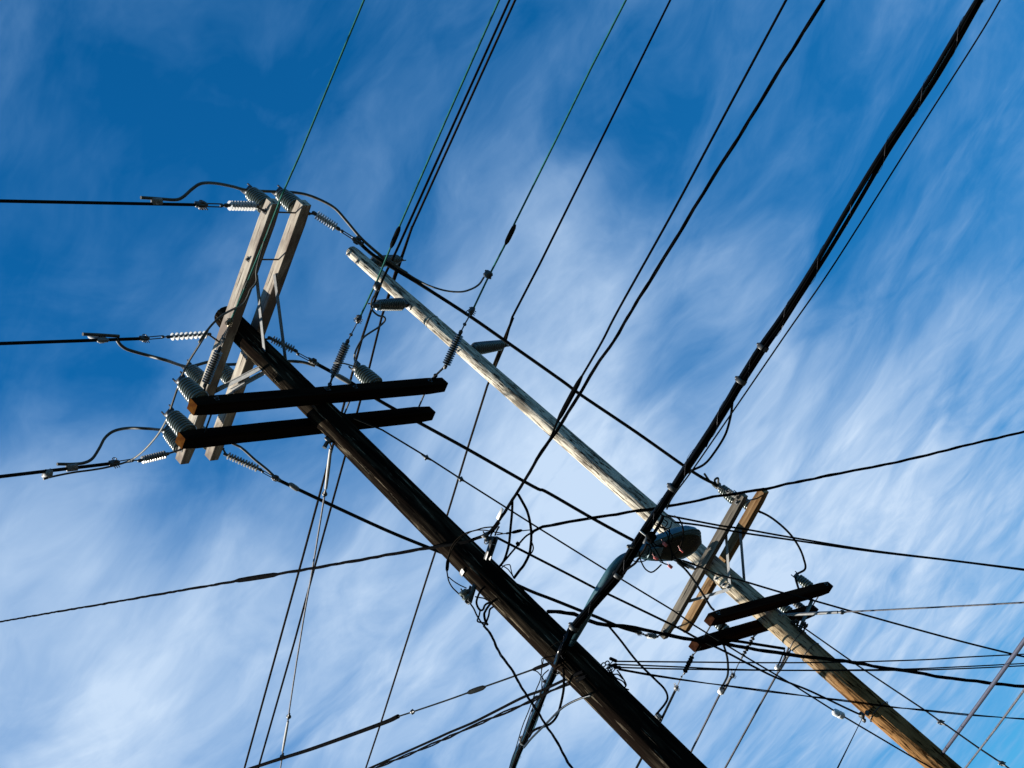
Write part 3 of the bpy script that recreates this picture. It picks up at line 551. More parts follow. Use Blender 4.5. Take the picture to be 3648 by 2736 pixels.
sleeve(w1, k1(1100, 700, 1790, 1060), k1(1100, 700, 1610, 1500), 5.5, 'wire_brown', 'armour_rod', .8); sleeve(w3, k1(1000, 0, 830, 1430, .5642), k1(1100, 700, 640, 1050), 5.5, 'wire_brown', 'armour_rod', .8)
# ------------------------------------------------------------------ guy strands
def node(P, p, r, mt='steel_dark', name='strain_eye'):
    c = P.at(*p); q = PX(c, r); g = G(); g.ball(c, q, 8); d = (P.C[-1] - P.C[0]).normalized(); g.lathe(c - d * q * 2.4, c + d * q * 2.4, [(0, q * .25), (.3, q * .55), (.5, q * .8), (.7, q * .5), (1, q * .25)], 8)
    g.tube([c + d.orthogonal() * q * 1.3, c - d.orthogonal() * q * 1.2], q * .25, 6); return g.build(name, mt, P.o)
gy = wire('guy_wire', 'thin strand with two knot-like eyes running from the near pole to a white egg insulator', 'guy wire', [Vector((NX + .1, NY + .12, 11.25))] + K(1000, 1300, [(890, 570), (1270, 800), (1580, 1000), (2212, 1400)]) + K(1500, 1700, [(1600, 800), (1740, 885), (2212, 1170)]) + K(2400, 2061, [(180, 410), (620, 680), (1060, 940), (1400, 1155), (1500, 1215), (2050, 1540)]) + [(3345, 2750, FY - .18)], 6, 'wire_dark', 'guy wires', smooth=False)
node(gy, k1(1000, 1300, 1275, 810), 9); node(gy, k1(1000, 1300, 1578, 1000), 9)
g = G(); A_, B_ = gy.at(*k1(2400, 2061, 1395, 1162)), gy.at(*k1(2400, 2061, 1490, 1210)); r = PX(A_, 13); g.lathe(A_, B_, [(0, r * .6), (.12, r), (.42, r * 1.05), (.46, r * .85), (.54, r * .85), (.58, r * 1.05), (.88, r), (1, r * .6)], 16); g.build('egg_insulator', 'glass_white', gy.o)
gd = wire('guy_wire', 'guy strand with a steel rod dropping from below the black crossarms', 'guy wire', [Vector((NX - .16, NY - .05, Py(1186, 1566, NY).z)), (1180, 1592), (1163, 1727), (1157, 1760), (1122, 1975), (1105, 2073), (1085, 2183), (1056, 2362), (1032, 2521), (1028, 2553), (1007, 2679), (1003, 2710), (998, 2745, 19)], 6, 'wire_steel', 'guy wires', (0, 8), smooth=False)
sleeve(gd, (1178, 1598), (1161, 1740), 7, 'steel', 'guy_rod', .8); node(gd, (1157, 1760), 10); node(gd, (1029, 2553), 9); sleeve(gd, (1026, 2570), (1007, 2675), 5, 'steel', 'guy_rod', .8); node(gd, (1006, 2697), 10)
g = G(); c = Vector((NX - .155, NY - .06, Py(1186, 1566, NY).z)); g.box(frame(c, Vector((-1, -.3, 0))), .09, .05, .05, .006); g.lathe(c, c + Vector((-.09, -.03, -.05)), [(0, .02), (1, .026)], 8); g.build('guy_bracket', 'steel_dark', near)
gr = wire('guy_wire', 'silvery guy strand with a straight rod leaving the far pole to the right edge', 'guy wire', [Vector((FX + .12, FY - .1, zF(2740, 2190))), (2789, 2189), (2805, 2190), (2988, 2181), (3008, 2180), (3187, 2171), (3497, 2155), (3655, 2146, 17.5)], 6, 'wire_steel', 'guy wires', (0, 8), smooth=False)
sleeve(gr, (2806, 2190), (2985, 2181), 6, 'steel', 'guy_rod', .9); node(gr, (3000, 2181), 9); node(gr, (2789, 2189), 8, 'steel')
gq = wire('guy_wire', 'thin dark strand with two eyes sloping from the dark crossarms to the lower right corner', 'guy wire', [Vector((FX + .16, FY, zF(2840, 2225))), (2866, 2238), (3000, 2332), (3057, 2372), (3183, 2456), (3293, 2529), (3350, 2570), (3375, 2586), (3484, 2663), (3558, 2712), (3610, 2748, 17.0)], 6, 'wire_dark', 'guy wires', (0, 8), smooth=False)
node(gq, (3352, 2573), 10); node(gq, (3570, 2720), 10)
# ------------------------------------------------------------------ conductors on the far pole's lower arms
UG = 'power lines below the far crossarms'
a = D2.p(-1.58, .4, -1); e = Path([a, (2353, 2570), (2263, 2745, 'z', 7.9)], smooth=False)
q = strain('black ribbed strain insulator hanging from the left end of the lower dark crossarm', e, a, k1(2400, 2061, 165, 675), k1(2400, 2061, 95, 825), k1(1600, 2061, 1990, 960), 7, 9, 'wire_black', k1(1600, 2061, 2035, 860), clampmat='steel')
s0 = wire('power_line', 'steeply dropping conductor that disappears behind the near pole, left of the paler ones', 'power line', [q, (2353, 2570), (2263, 2745, 'z', 7.9)], 9, 'wire_dark', UG, (0, 25), smooth=False)
block(s0, (2345, 2555), (22, 26), 'steel', 'tap_clamp')
a = D2.p(.05, .6, -1); e = Path([a, (2571, 2460), (2461, 2680, 'z', 7.8)], smooth=False)
q = strain('strain insulator of small spaced discs hanging under the lower dark crossarm', e, a, k1(2400, 2061, 700, 510), k1(2400, 2061, 598, 690), k1(2400, 2061, 520, 850), 7, 8, 'steel_dark', k1(2400, 2061, 570, 740), style=1)
s1 = wire('power_line', 'pale conductor below the spaced-disc insulator, running down to the near pole edge', 'power line', [q, (2571, 2460), (2461, 2680, 'z', 7.8)], 8, 'wire_steel', UG, (0, 30), smooth=False)
block(s1, k1(2400, 2061, 415, 985), (19, 24), 'white_tag', 'tap_clamp'); sleeve(s1, k1(2400, 2061, 500, 860), k1(2400, 2061, 425, 1010), 6, 'steel', 'armour_rod', .8)
a = Vector((FX - .15, FY - .05, zF(2800, 2325))); e = Path([a, (2774, 2391), (2580, 2742, 'z', 7.2)], smooth=False)
s2 = wire('power_line', 'pale conductor starting at the far pole below the dark crossarms, ending at the bottom edge', 'power line', [e.P[0], (2774, 2391), (2580, 2742, 'z', 7.2)], 8, 'wire_steel', UG, (0, 30), smooth=False)
block(s2, k1(2400, 2061, 910, 780), (17, 20), 'white_tag', 'tap_clamp'); sleeve(s2, k1(2400, 2061, 1000, 680), k1(2400, 2061, 920, 815), 5.5, 'steel', 'armour_rod', .8); node(s2, k1(2400, 2061, 1000, 668), 9, 'steel')
s3 = wire('guy_wire', 'short thin guy strand dropping from the bracket low on the far pole', 'guy wire', [(3070, 2562, FY - .2), (2981, 2742, 'z', 3.2)], 6, 'wire_dark', 'guy wires', (0, 10), smooth=False)
j8 = wire('jumper_wire', 'thick jumper swinging down from the twisted cable to the clamp beside the near pole', 'jumper wire', [(2170, 2232, 17.4)] + K(1600, 2061, [(1500, 540), (1640, 720), (1800, 880), (1880, 960), (1912, 1030), (1895, 1090)]) + [s0.at(*k1(1600, 2061, 1810, 1195))], 8, 'wire_black', 'jumper wires of the far pole')
j9 = wire('jumper_wire', 'wide round jumper bow right of the grey and honey crossarms', 'jumper wire', [pC2] + [(2705, 1822)] + K(2200, 1600, [(1240, 545), (1330, 590), (1430, 665), (1520, 755), (1590, 860), (1630, 960), (1642, 1050)]) + [pD1r] + K(2200, 1600, [(1575, 1190)]) + [D1.p(.9, -1, .9)], 8, 'wire_dark', 'jumper wires of the far pole')
j10 = wire('jumper_wire', 'small hooked jumper beside the top ends of the grey crossarm', 'jumper wire', [LR1.at(*k1(2200, 1600, 760, 215)), LR1.at(*k1(2200, 1600, 815, 290)), LR1.at(*k1(2200, 1600, 875, 330)), LR1.at(*k1(2200, 1600, 850, 275)), LR1.at(*k1(2200, 1600, 880, 255)), pC1], 8, 'jumper', 'jumper wires of the far pole')
j11 = wire('jumper_wire', 'dark wire slanting from the street lamp across the grey crossarm to the big dark crossarm', 'jumper wire', [(2415, 2005, 18.2)] + K(2200, 1600, [(600, 1060), (680, 1165), (760, 1290), (815, 1380)]) + [D1.p(-1.5, 1, 1.1)], 8, 'wire_dark', 'jumper wires of the far pole')
j12 = wire('jumper_wire', 'dark jumper curving down from the left end of the dark crossarms to a white clamp', 'jumper wire', [D1.p(-1.3, -1, -1)] + K(2400, 2061, [(400, 470), (440, 590), (470, 700), (475, 830), (450, 900)]) + [s1.at(*k1(2400, 2061, 410, 965))], 8, 'wire_dark', 'jumper wires of the far pole')
j13 = wire('jumper_wire', 'short jumper beside the pole to the right white clamp', 'jumper wire', [(2795, 2318, FY - .2), s2.at(*k1(2400, 2061, 945, 690)), s2.at(*k1(2400, 2061, 915, 765))], 6, 'wire_dark', 'jumper wires of the far pole')
g = G(); bar(g, D1.p(1.05, -1.1, -.9), Vector((FX + .15, FY, zF(2845, 2245))), .05, .01, Z); g.build('arm_strap', 'steel_dark', far)
for px, py, r in ((2838, 2216, .035), (2866, 2226, .045), (2852, 2247, .04), (2826, 2218, .03)):
    g = G(); c = Py(px, py, FY - .1); g.lathe(c - Z * r, c + Z * r, [(0, r * .4), (.2, r), (.4, r * .5), (.6, r), (.8, r * .5), (1, r * .8)], 12); g.tube([c, Vector((FX + .12, FY, c.z - .05))], .01, 6); g.build('spool', 'steel_dark', far)
g = G()
for px, py, r in ((3070, 2548, .05), (3090, 2540, .04), (3078, 2566, .035)):
    c = Py(px, py, FY - .16); g.box(frame(c, Vector((.6, -1, .2))), r * 1.4, r, r * 1.6, .006)
g.build('cable_bracket', 'steel_dark', far)
g = G(); ring(g, Vector((FX, FY, Py(3110, 2560, FY).z)), Z, .168, .006, 24); g.build('band_and_wire_shadow', 'steel_dark', far)
# ------------------------------------------------------------------ long lines to the right
RG = 'lines leaving to the right edge'
tw1 = wire('service_cable', 'black twisted cable waving from the near pole past the honey crossarm to the right edge', 'cable', K(1500, 1700, [(965, 480, 12.6), (1010, 455), (1080, 430), (1250, 400), (1500, 355), (1700, 330), (1880, 290), (2060, 280)]) + K(2200, 1600, [(150, 545), (340, 520), (480, 490), (640, 465), (850, 415), (1050, 390), (1180, 365), (1320, 345), (1500, 300), (1700, 265), (1900, 220), (2212, 160)]) + [(3216, 1642), (3420, 1592), (3660, 1535, 17)], 12, 'wire_black', 'black twisted service cables', (0, 10), strands=3, lay=1.1)
tw0 = wire('service_cable', 'black twisted cable from the near pole to the left edge, rising gently', 'cable', [(-10, 2217, 22), (200, 2180), (412, 2144), (620, 2108), (825, 2073), (990, 2045), (1237, 2003), (1390, 1975), (1521, 1953), (1600, 1940, 12.55), k1(1550, 1850, 680, 365, S2), k1(1550, 1850, 830, 310, S2), (1728, 1908, 12.45)], 13, 'wire_black', 'black twisted service cables', (10, 0), strands=3, lay=1.6)
sleeve(tw0, (830, 2071), (1000, 2044), 9, 'wire_black', 'splice_sleeve', .3)
tw2 = wire('service_cable', 'black twisted cable leaving the near pole, crossing under the far crossarms to the right edge', 'cable', [(1950, 2178, 12.95)] + K(1500, 1700, [(1280, 1185), (1390, 1212), (1450, 1250), (1600, 1292), (1750, 1302), (1950, 1332), (2130, 1375)]) + [(2400, 2266), (2461, 2279), (2579, 2293), (2701, 2315), (2807, 2331), (2929, 2346), (2992, 2352), (3057, 2362), (3155, 2382), (3236, 2390), (3358, 2413), (3480, 2427), (3562, 2437), (3660, 2447, 18)], 15, 'wire_black', 'black twisted service cables', (0, 10), strands=3, lay=1.2)
tw3 = wire('service_cable', 'stiff black cable above the twisted one, ending at the far pole', 'cable', [(2367, 2256, 17.5), (2461, 2279), (2520, 2281), (2612, 2283), (2700, 2296), (2795, 2311, FY - .18)], 11, 'wire_black', RG)
wire('service_cable', 'black cable fanning out low from the near pole, passing in front of the far pole', 'cable', [(2205, 2384, 12.9), (2250, 2393), (2400, 2417), (2652, 2452), (2876, 2480), (3071, 2504), (3163, 2517), (3456, 2547), (3660, 2562, 18)], 9, 'wire_black', 'black twisted service cables', (0, 10), strands=2, lay=3)
for lab, pts, w in (('topmost of the thin wires fanning right from the near pole', [(2197, 2356, 12.9), (2400, 2358), (2780, 2361), (3041, 2358), (3297, 2350), (3440, 2341), (3660, 2330, 18)], 5),
                    ('second thin wire fanning right from the near pole', [(2197, 2367, 12.9), (2400, 2375), (2600, 2384), (2830, 2388), (3204, 2384), (3450, 2374), (3660, 2363, 18)], 5),
                    ('third thin wire fanning right from the near pole', [(2211, 2378, 12.9), (2400, 2383), (2748, 2388), (3204, 2388), (3450, 2381), (3660, 2371, 18)], 5)):
    f = wire('drop_wire', lab, 'wire', pts, w, 'wire_dark', 'thin wires fanning right from the near pole', (0, 10))
    sleeve(f, pts[0][:2], (pts[0][0] - 34, pts[0][1] + (8 if pts[0][1] < 2360 else -8)), 6) if 0 else None
    g = G(); a = f.P[0]; d = (f.C[1] - f.C[0]).normalized(); up = .35 if pts[0][1] < 2360 else (-.25 if pts[0][1] < 2370 else 0); g.lathe(a, a - (d + _Y * -up) * .085, [(0, .012), (.1, .017), (.9, .016), (1, .008)], 10); g.build('dead_end_grip', 'wire_black', f.o)
    g = G(); g.tube([a - d * .05, Vector((NX + .14, NY - .03, a.z - .02))], .005, 6); g.build('bail_wire', 'wire_steel', f.o)
wire('drop_wire', 'upper of the paired wires crossing the two small crossarms to the right edge', 'wire', K(2200, 1600, [(440, 580, 12.2), (510, 595), (900, 670), (1110, 700), (1550, 778), (2212, 885)]) + [(3400, 1997), (3660, 2029, 19)], 7, 'wire_dark', RG, (0, 10))
wire('drop_wire', 'lower of the paired wires crossing the two small crossarms to the right edge', 'wire', K(2200, 1600, [(510, 640, 12.2), (700, 663), (870, 692), (1110, 735), (1560, 800), (2212, 894)]) + [(3400, 1999), (3660, 2033, 19)], 7, 'wire_dark', RG, (0, 10))
wire('power_line', 'dark line passing behind the big dark crossarm to the right edge, sagging slightly', 'power line', [(2432, 1997, 18.4), (2497, 2021), (2560, 2048), (2640, 2068, FY - .5), (2782, 2110), (2886, 2136), (3017, 2173), (3236, 2234), (3440, 2289), (3619, 2333), (3660, 2341, 21.5)], 7, 'wire_dark', RG, (0, 10))
wire('guy_wire', 'thick lavender-grey guard on the guy at the lower right, reaching the far pole edge', 'guy wire', [(3352, 2692, FY + .1), (3500, 2490), (3658, 2270, 14.0)], 15, 'wire_violet', 'guy wires', (.4, 6), smooth=False)
wire('guy_wire', 'thin pale guy strand crossing the lower right corner', 'guy wire', [(3430, 2748, 17), (3550, 2592), (3660, 2442, 13.5)], 8, 'wire_steel', 'guy wires', (3, 6), smooth=False)
wire('power_line', 'dark span wire low between the poles, thickening where it meets the far pole bracket', 'power line', [(1768, 1914, 12.5)] + K(1500, 1700, [(900, 650), (1300, 855), (1520, 970), (1620, 1015), (2212, 1300)]) + K(2400, 2061, [(200, 520), (450, 640), (640, 740), (880, 860), (1160, 970), (1350, 1058), (1500, 1130), (1620, 1185)]) + [(3070, 2545, FY - .17)], 8, 'wire_dark', 'power lines between the poles')
# ------------------------------------------------------------------ lines to the lower left
m1 = wire('service_cable', 'messenger with a spindle sleeve running from the near pole to the bottom left', 'cable', [(1962, 2362, 12.7), (1893, 2387), (1787, 2425), (1730, 2445), (1600, 2492), (1467, 2537), (1410, 2556), (1357, 2580), (1125, 2663), (1003, 2702), (880, 2742, 19)], 6, 'wire_dark', 'cables to the lower left', (0, 12))
sleeve(m1, k1(1600, 2061, 315, 948), k1(1600, 2061, 163, 1002), 9.5, 'wire_dark'); sleeve(m1, (1955, 2364), (1900, 2385), 7, 'wire_black', 'dead_end_grip', .7); node(m1, k1(800, 2061, 1645, 1168), 9)
m2 = wire('insulated_cover', None, None, [m1.at(1418, 2552), m1.at(1357, 2579), m1.at(1125, 2663), m1.at(1003, 2702), m1.at(884, 2741)], 14, 'wire_black', parent=m1.o)
wire('service_cable', 'upper of two black cables swinging from the near pole front to the bottom edge', 'cable', [(2078, 2392, 12.5), (2060, 2399), (1938, 2456), (1864, 2484), (1763, 2535), (1681, 2576), (1600, 2610), (1532, 2641), (1305, 2742, 17)], 10, 'wire_black', 'cables to the lower left', (0, 12))
wire('service_cable', 'lower twisted one of two black cables swinging from the near pole to the bottom', 'cable', [(2090, 2407, 12.5), (2072, 2415), (1954, 2466), (1893, 2498), (1783, 2545), (1600, 2625), (1540, 2653), (1325, 2742, 17)], 16, 'wire_black', 'cables to the lower left', (0, 12), strands=2, lay=1.6)
tw4 = wire('service_cable', 'wavy twisted drop falling from the left bracket of the near pole to the bottom edge', 'cable', [(1726, 2232, 12.4), (1751, 2264), (1767, 2301), (1787, 2338), (1812, 2370), (1834, 2403), (1852, 2439), (1881, 2484), (1901, 2513), (1921, 2545), (1946, 2586), (1978, 2631), (1999, 2671), (2023, 2716), (2045, 2745, 11.8)], 11, 'wire_black', 'black twisted service cables', (0, 4), strands=3, lay=.42)
# ------------------------------------------------------------------ telephone cable bundle over everything
bc = [(3496, -10, 'z', 7.15), (3405, 141), (3320, 282), (3229, 423), (3139, 564), (3030, 745), (2916, 936), (2795, 1128), (2718, 1238), (2640, 1360), (2592, 1440), (2510, 1568), (2445, 1666), (2397, 1740), (2363, 1794), (2326, 1850), (2294, 1901), (2265, 1948), (2233, 2001), (2200, 2052), (2141, 2121), (2100, 2170), (2052, 2226), (2030, 2258, 12.52), (2004, 2320, 12.45), (1978, 2386), (1938, 2468), (1909, 2541), (1877, 2618), (1852, 2671), (1822, 2745, 16.5)]
bp = Path(bc, 6, 14); bund = empty('cable_bundle', bp.C[0], 'thickest bundle of lashed black cables, from the top right corner across the near pole', 'cable bundle')
def offs(C, ox, oy, tw=0, ph=0, wob=.0):
    out = []; s_ = 0
    for i, c in enumerate(C):
        a = C[max(i - 1, 0)]; b = C[min(i + 1, len(C) - 1)]; t = (b - a).normalized(); x = t.cross(Z).normalized(); y = x.cross(t)
        if i: s_ += (c - C[i - 1]).length
        wx = wob * noise.noise(Vector((s_ * .8, ph, 1))); wy = wob * noise.noise(Vector((s_ * .8, ph, 9)))
        out.append(c + x * (ox + wx) + y * (oy + wy))
    return out
def fine(C, step=.12):
    out = []
    for a, b in zip(C, C[1:]):
        k = max(1, int((b - a).length / step)); out += [a.lerp(b, i / k) for i in range(k)]
    return out + [C[-1]]
BC = fine(bp.C, .12)
for i, (ox, oy, r) in enumerate(((-.026, .012, .020), (.014, .020, .019), (-.004, -.022, .017), (.034, -.010, .015), (-.038, -.016, .009))):
    g = G(); g.tube(offs(BC, ox, oy, ph=i * 3, wob=.026), r, 10); g.build('cable', 'cable_sheath' if i in (0, 3) else 'wire_black', bund)
g = G(); C2_ = fine(bp.C, .03); P3 = []; sd = 0
for i, c in enumerate(C2_[:2200]):
    a_ = C2_[max(i - 1, 0)]; b_ = C2_[min(i + 1, len(C2_) - 1)]; t = (b_ - a_).normalized(); x = t.cross(Z).normalized(); y = x.cross(t); sd += (c - a_).length; A = 2 * math.pi * sd / .55
    P3.append(c + x * math.cos(A) * .052 + y * math.sin(A) * .045)
g.tube(P3, .0018, 5); g.build('lashing_wire', 'wire_steel', bund)
for px, py in ((2718, 1238), (2640, 1357), (2397, 1738), (2202, 2048), (2045, 2235), (1866, 2640)):
    g = G(); c = bp.at(px, py); d = (bp.at(px - 8, py + 12) - c).normalized(); F = frame(c, d); g.lathe(c - d * .022, c + d * .022, [(0, .050), (.1, .053), (.9, .053), (1, .050)], 14); g.box(F, .03, .04, .025, .004, c=(.05, .0, 0)); g.build('cable_clamp', 'steel_dark', bund)
loop = wire('loop_cable', 'brown cable bowing away from the thick bundle and returning to it', 'cable', [bp.at(2612, 1393)] + [bp.at(*p) for p in ((2608, 1446), (2602, 1487), (2584, 1548), (2547, 1609), (2510, 1653), (2461, 1678), (2429, 1698), (2400, 1730))], 9, 'wire_brown')
wire('drop_wire', 'single thin wire running alongside the thick cable bundle to the top right', 'wire', [(3569, -10, 'z', 7.1), (3480, 141), (3260, 485), (2975, 936), (2800, 1190), (2608, 1470), (2470, 1670), (2396, 1771), (2375, 1815, 11.9)], 6, 'wire_dark', None, (6, 0))
dg = wire('drop_wire', 'short frayed tail hanging from the thick cable bundle', 'wire', [bp.at(2560, 1500), bp.at(2535, 1545), bp.at(2514, 1592)], 8, 'wire_black')
# secondary cables to the near pole bracket
SG = 'cables from the near pole to the top edge'
sa = wire('service_cable', 'straight stranded wire left of the twisted pair, fattening into a sleeve near the far pole', 'cable', [(2806, -10, 'z', 8.05), (2600, 375), (2400, 750), (2205, 1100), (2144, 1218), (2073, 1340), (2038, 1393), (1985, 1503), (1961, 1560), (1924, 1613), (1900, 1659), (1878, 1700), (1846, 1749), (1825, 1781), (1801, 1822), (1781, 1851), (1750, 1893), (1735, 1905, 12.45)], 8, 'wire_black', SG, (6, 0))
sleeve(sa, (2073, 1340), (1985, 1503), 9.5, 'wire_black', 'splice_sleeve', .5)
sb = wire('service_cable', 'loosely twisted pair of black cables from the near pole to the top edge', 'cable', [(2939, -10, 'z', 8.1), (2850, 135), (2761, 276), (2637, 480), (2520, 665), (2400, 863), (2254, 1100), (2193, 1206), (2124, 1303), (2071, 1393), (1998, 1512), (1955, 1575), (1920, 1622), (1897, 1664), (1874, 1704), (1843, 1754), (1821, 1786), (1797, 1828), (1776, 1858), (1745, 1899), (1730, 1912, 12.45)], 14, 'wire_black', SG, (6, 0), strands=3, lay=1.35)
tagp = sa.at(1790, 1830); d = (sa.at(1778, 1850) - sa.at(1797, 1812)).normalized(); g = G(); g.box(frame(tagp - _X * .025, d), .035, .008, .14, .003)
tag(g.build('cable_tag', 'white_tag'), 'long white plastic tag on the cable above the near pole bracket', 'tag')
# ------------------------------------------------------------------ brackets and spools on the near pole
def bracket(A, B, w, lab=None):
    g = G(); F = frame((A + B) / 2, B - A, Vector((1, 0, 0))); L_ = (B - A).length; g.box(F, w, w * .28, L_, .004); g.box(F, w * .22, w * .8, L_, .003, c=(w * .39, w * .3, 0)); g.box(F, w * .22, w * .8, L_ * .98, .003, c=(-w * .39, w * .3, 0)); return g.build('secondary_rack', 'steel_dark', near)
A_ = Py(*k1(1550, 1850, 1030, 300, S2), 12.45); B_ = Py(*k1(1550, 1850, 900, 690, S2), 12.56); bracket(A_, B_, .062)
A_ = Py(*k1(1550, 1850, 690, 1180, S2), 12.60); B_ = Py(*k1(1550, 1850, 600, 1480, S2), 12.50); bracket(A_, B_, .062)
def spool(px, py, y, r, mt='porcelain'):
    g = G(); c = Py(px, py, y); d = Vector((.3, -.6, .7)).normalized(); g.lathe(c - d * r, c + d * r, [(0, r * .5), (.05, r), (.28, r), (.42, r * .6), (.58, r * .6), (.72, r), (.95, r), (1, r * .5)], 16); g.tube([c - d * r * 1.6, c + d * r * 1.6], r * .18, 6); return g.build('spool_insulator', mt, near)
spool(*k1(1550, 1850, 900, 310, S2), 12.44, .042, 'steel_dark'); spool(*k1(1550, 1850, 515, 1320, S2), 12.46, .045)
spool(*k1(1550, 1850, 560, 1300, S2), 12.50, .035, 'steel_dark')
g = G(); c = Py(*k1(1550, 1850, 900, 400, S2), 12.42); ring(g, c, Vector((.3, -1, .2)), .022, .006); g.tube([c, c + _X * .09 - _Y * .03], .004, 6); g.build('clevis', 'steel', near)
g = G()
P_ = [Vector((NX, NY, Py(*k1(1550, 1850, x, y, S2), NY).z)) for x, y in ((675, 760), (560, 960))]
for i in range(7):
    t = i / 6; a = -math.pi / 2 - .35 - t * .62; z = P_[0].z + (P_[1].z - P_[0].z) * t - .02; n = Vector((math.sin(a), -abs(math.cos(a)), 0)).normalized()
    if i: g.box(frame((pp + Vector((NX, NY, z)) + n * .182) / 2, (Vector((NX, NY, z)) + n * .182) - pp, n), .006, .045, ((Vector((NX, NY, z)) + n * .182) - pp).length + .006)
    pp = Vector((NX, NY, z)) + n * .182
g.build('perforated_strap', 'steel_dark', near, smooth=False)
def loopw(lab, pts, w, y0, y1, mt='wire_black', grp='loops of wire around the near pole brackets', s=S2, o=(1550, 1850), name='loop_wire', ym=None):
    q = K(o[0], o[1], pts, s); q[0] = (*q[0][:2], y0); q[-1] = (*q[-1][:2], y1)
    if ym: k_ = len(q) // 2; q[k_] = (*q[k_][:2], ym)
    return wire(name, lab, 'wire', q, w, mt, grp)
NG = 'loops of wire around the near pole brackets'; NL = 'thin dark wire loop at the brackets of the near pole'
lw = loopw('longest wire curling round the near pole front, with a fat sleeve at its left', [(1080, 120), (1000, 133), (850, 150), (700, 195), (540, 240), (430, 310), (340, 400), (280, 500), (240, 640), (222, 740), (210, 900), (215, 960), (240, 1080), (300, 1190), (400, 1290), (520, 1400)], 5, 12.4, 12.45, 'wire_brown', ym=12.5)
sleeve(lw, k1(1550, 1850, 225, 700, S2), k1(1550, 1850, 207, 910, S2), 6.5)
loopw('second wire curling round the front of the near pole beside the first', [(1180, 243), (1050, 225), (900, 195), (760, 190), (650, 210), (560, 258), (450, 333), (360, 430), (290, 540), (245, 660)], 4, 12.4, 12.55, 'wire_brown', ym=12.5)
for pts, w, y0, y1 in (([(235, 1010), (320, 1080), (430, 1150), (550, 1205)], 4, 12.5, 12.5), ([(880, 1170), (800, 1250), (750, 1350), (725, 1450), (745, 1530), (790, 1590), (840, 1580), (870, 1510), (920, 1470), (970, 1465)], 8, 12.45, 12.5),
                       ([(1090, 1390), (1000, 1450), (930, 1530), (880, 1610), (860, 1670), (880, 1780), (920, 1850)], 9, 12.5, 12.4), ([(1020, 1530), (960, 1580), (940, 1680), (900, 1790), (850, 1880)], 7, 12.55, 12.4),
                       ([(790, 1590), (770, 1690), (740, 1770), (770, 1800), (870, 1815)], 6, 12.4, 12.4), ([(620, 1480), (680, 1570), (730, 1680), (800, 1790), (860, 1860)], 6, 12.4, 12.4), ([(700, 1355), (780, 1370), (860, 1385), (910, 1415)], 5, 12.45, 12.55)):
    loopw(NL, pts, w, y0, y1)
VG = 'wires hanging right of the near pole bracket'
KP = lambda pts: pts
loopw('straightest wire dropping from the cables to the right edge of the near pole', [(800, 190), (797, 300), (785, 430), (770, 580), (745, 680), (720, 740), (688, 780)], 9, 12.3, 12.75, 'wire_black', VG, .40687, (1500, 1700))
loopw('widest bow of wire right of the near pole bracket', [(850, 150), (890, 220), (930, 300), (955, 400), (965, 500), (960, 600), (945, 680), (900, 770), (860, 820), (812, 885)], 10, 12.3, 12.8, 'wire_black', VG, .40687, (1500, 1700))
loopw('small side loop clinging to the widest bow of wire', [(962, 550), (982, 610), (975, 650), (945, 685)], 5, 12.45, 12.5, 'wire_black', VG, .40687, (1500, 1700))
loopw('short stiff wire making a corner at the right edge of the near pole', [(1170, 850), (1200, 815), (1250, 798), (1310, 800), (1330, 880), (1350, 960), (1380, 1020)], 4, 12.8, 12.8, 'wire_dark', VG)
loopw('short arched wire at the right edge of the near pole', [(1140, 805), (1200, 825), (1270, 870), (1320, 930), (1370, 1010)], 4, 12.8, 12.8, 'wire_dark', VG)
ms = loopw('thin messenger with a black sleeve beside the near pole bracket', [(1080, 270), (1180, 255), (1270, 243), (1400, 215), (1530, 200), (1700, 182)], 4, 12.45, 12.7, 'wire_steel', VG)
sleeve(ms, k1(1550, 1850, 1340, 235, S2), k1(1550, 1850, 1525, 190, S2), 6); sleeve(ms, k1(1550, 1850, 1240, 250, S2), k1(1550, 1850, 1300, 238, S2), 4)
for i, pts in enumerate(([(1130, 60), (1060, 160), (990, 250), (975, 290)], [(1120, 130), (1080, 200), (1050, 280)], [(1100, 100), (1010, 170), (930, 240), (860, 290)])): loopw('short wire end at the foot of the bundle above the near pole bracket', pts, 6, 12.35, 12.45, 'wire_black', 'short wire ends at the near pole bracket')
v3 = loopw('wire with a small lump slanting from the twisted cable to the near pole', [(1010, 455), (960, 490), (915, 520), (860, 580), (800, 650), (740, 722), (688, 780)], 7, 12.6, 12.75, 'wire_black', VG, .40687, (1500, 1700))
loopw('short curved branch of the twisted cable end', [(1060, 440), (1000, 470), (970, 500), (965, 520)], 6, 12.6, 12.6, 'wire_black', VG, .40687, (1500, 1700))
block(v3, k1(1500, 1700, 848, 585), (14, 12), 'wire_black', 'cable_tie')
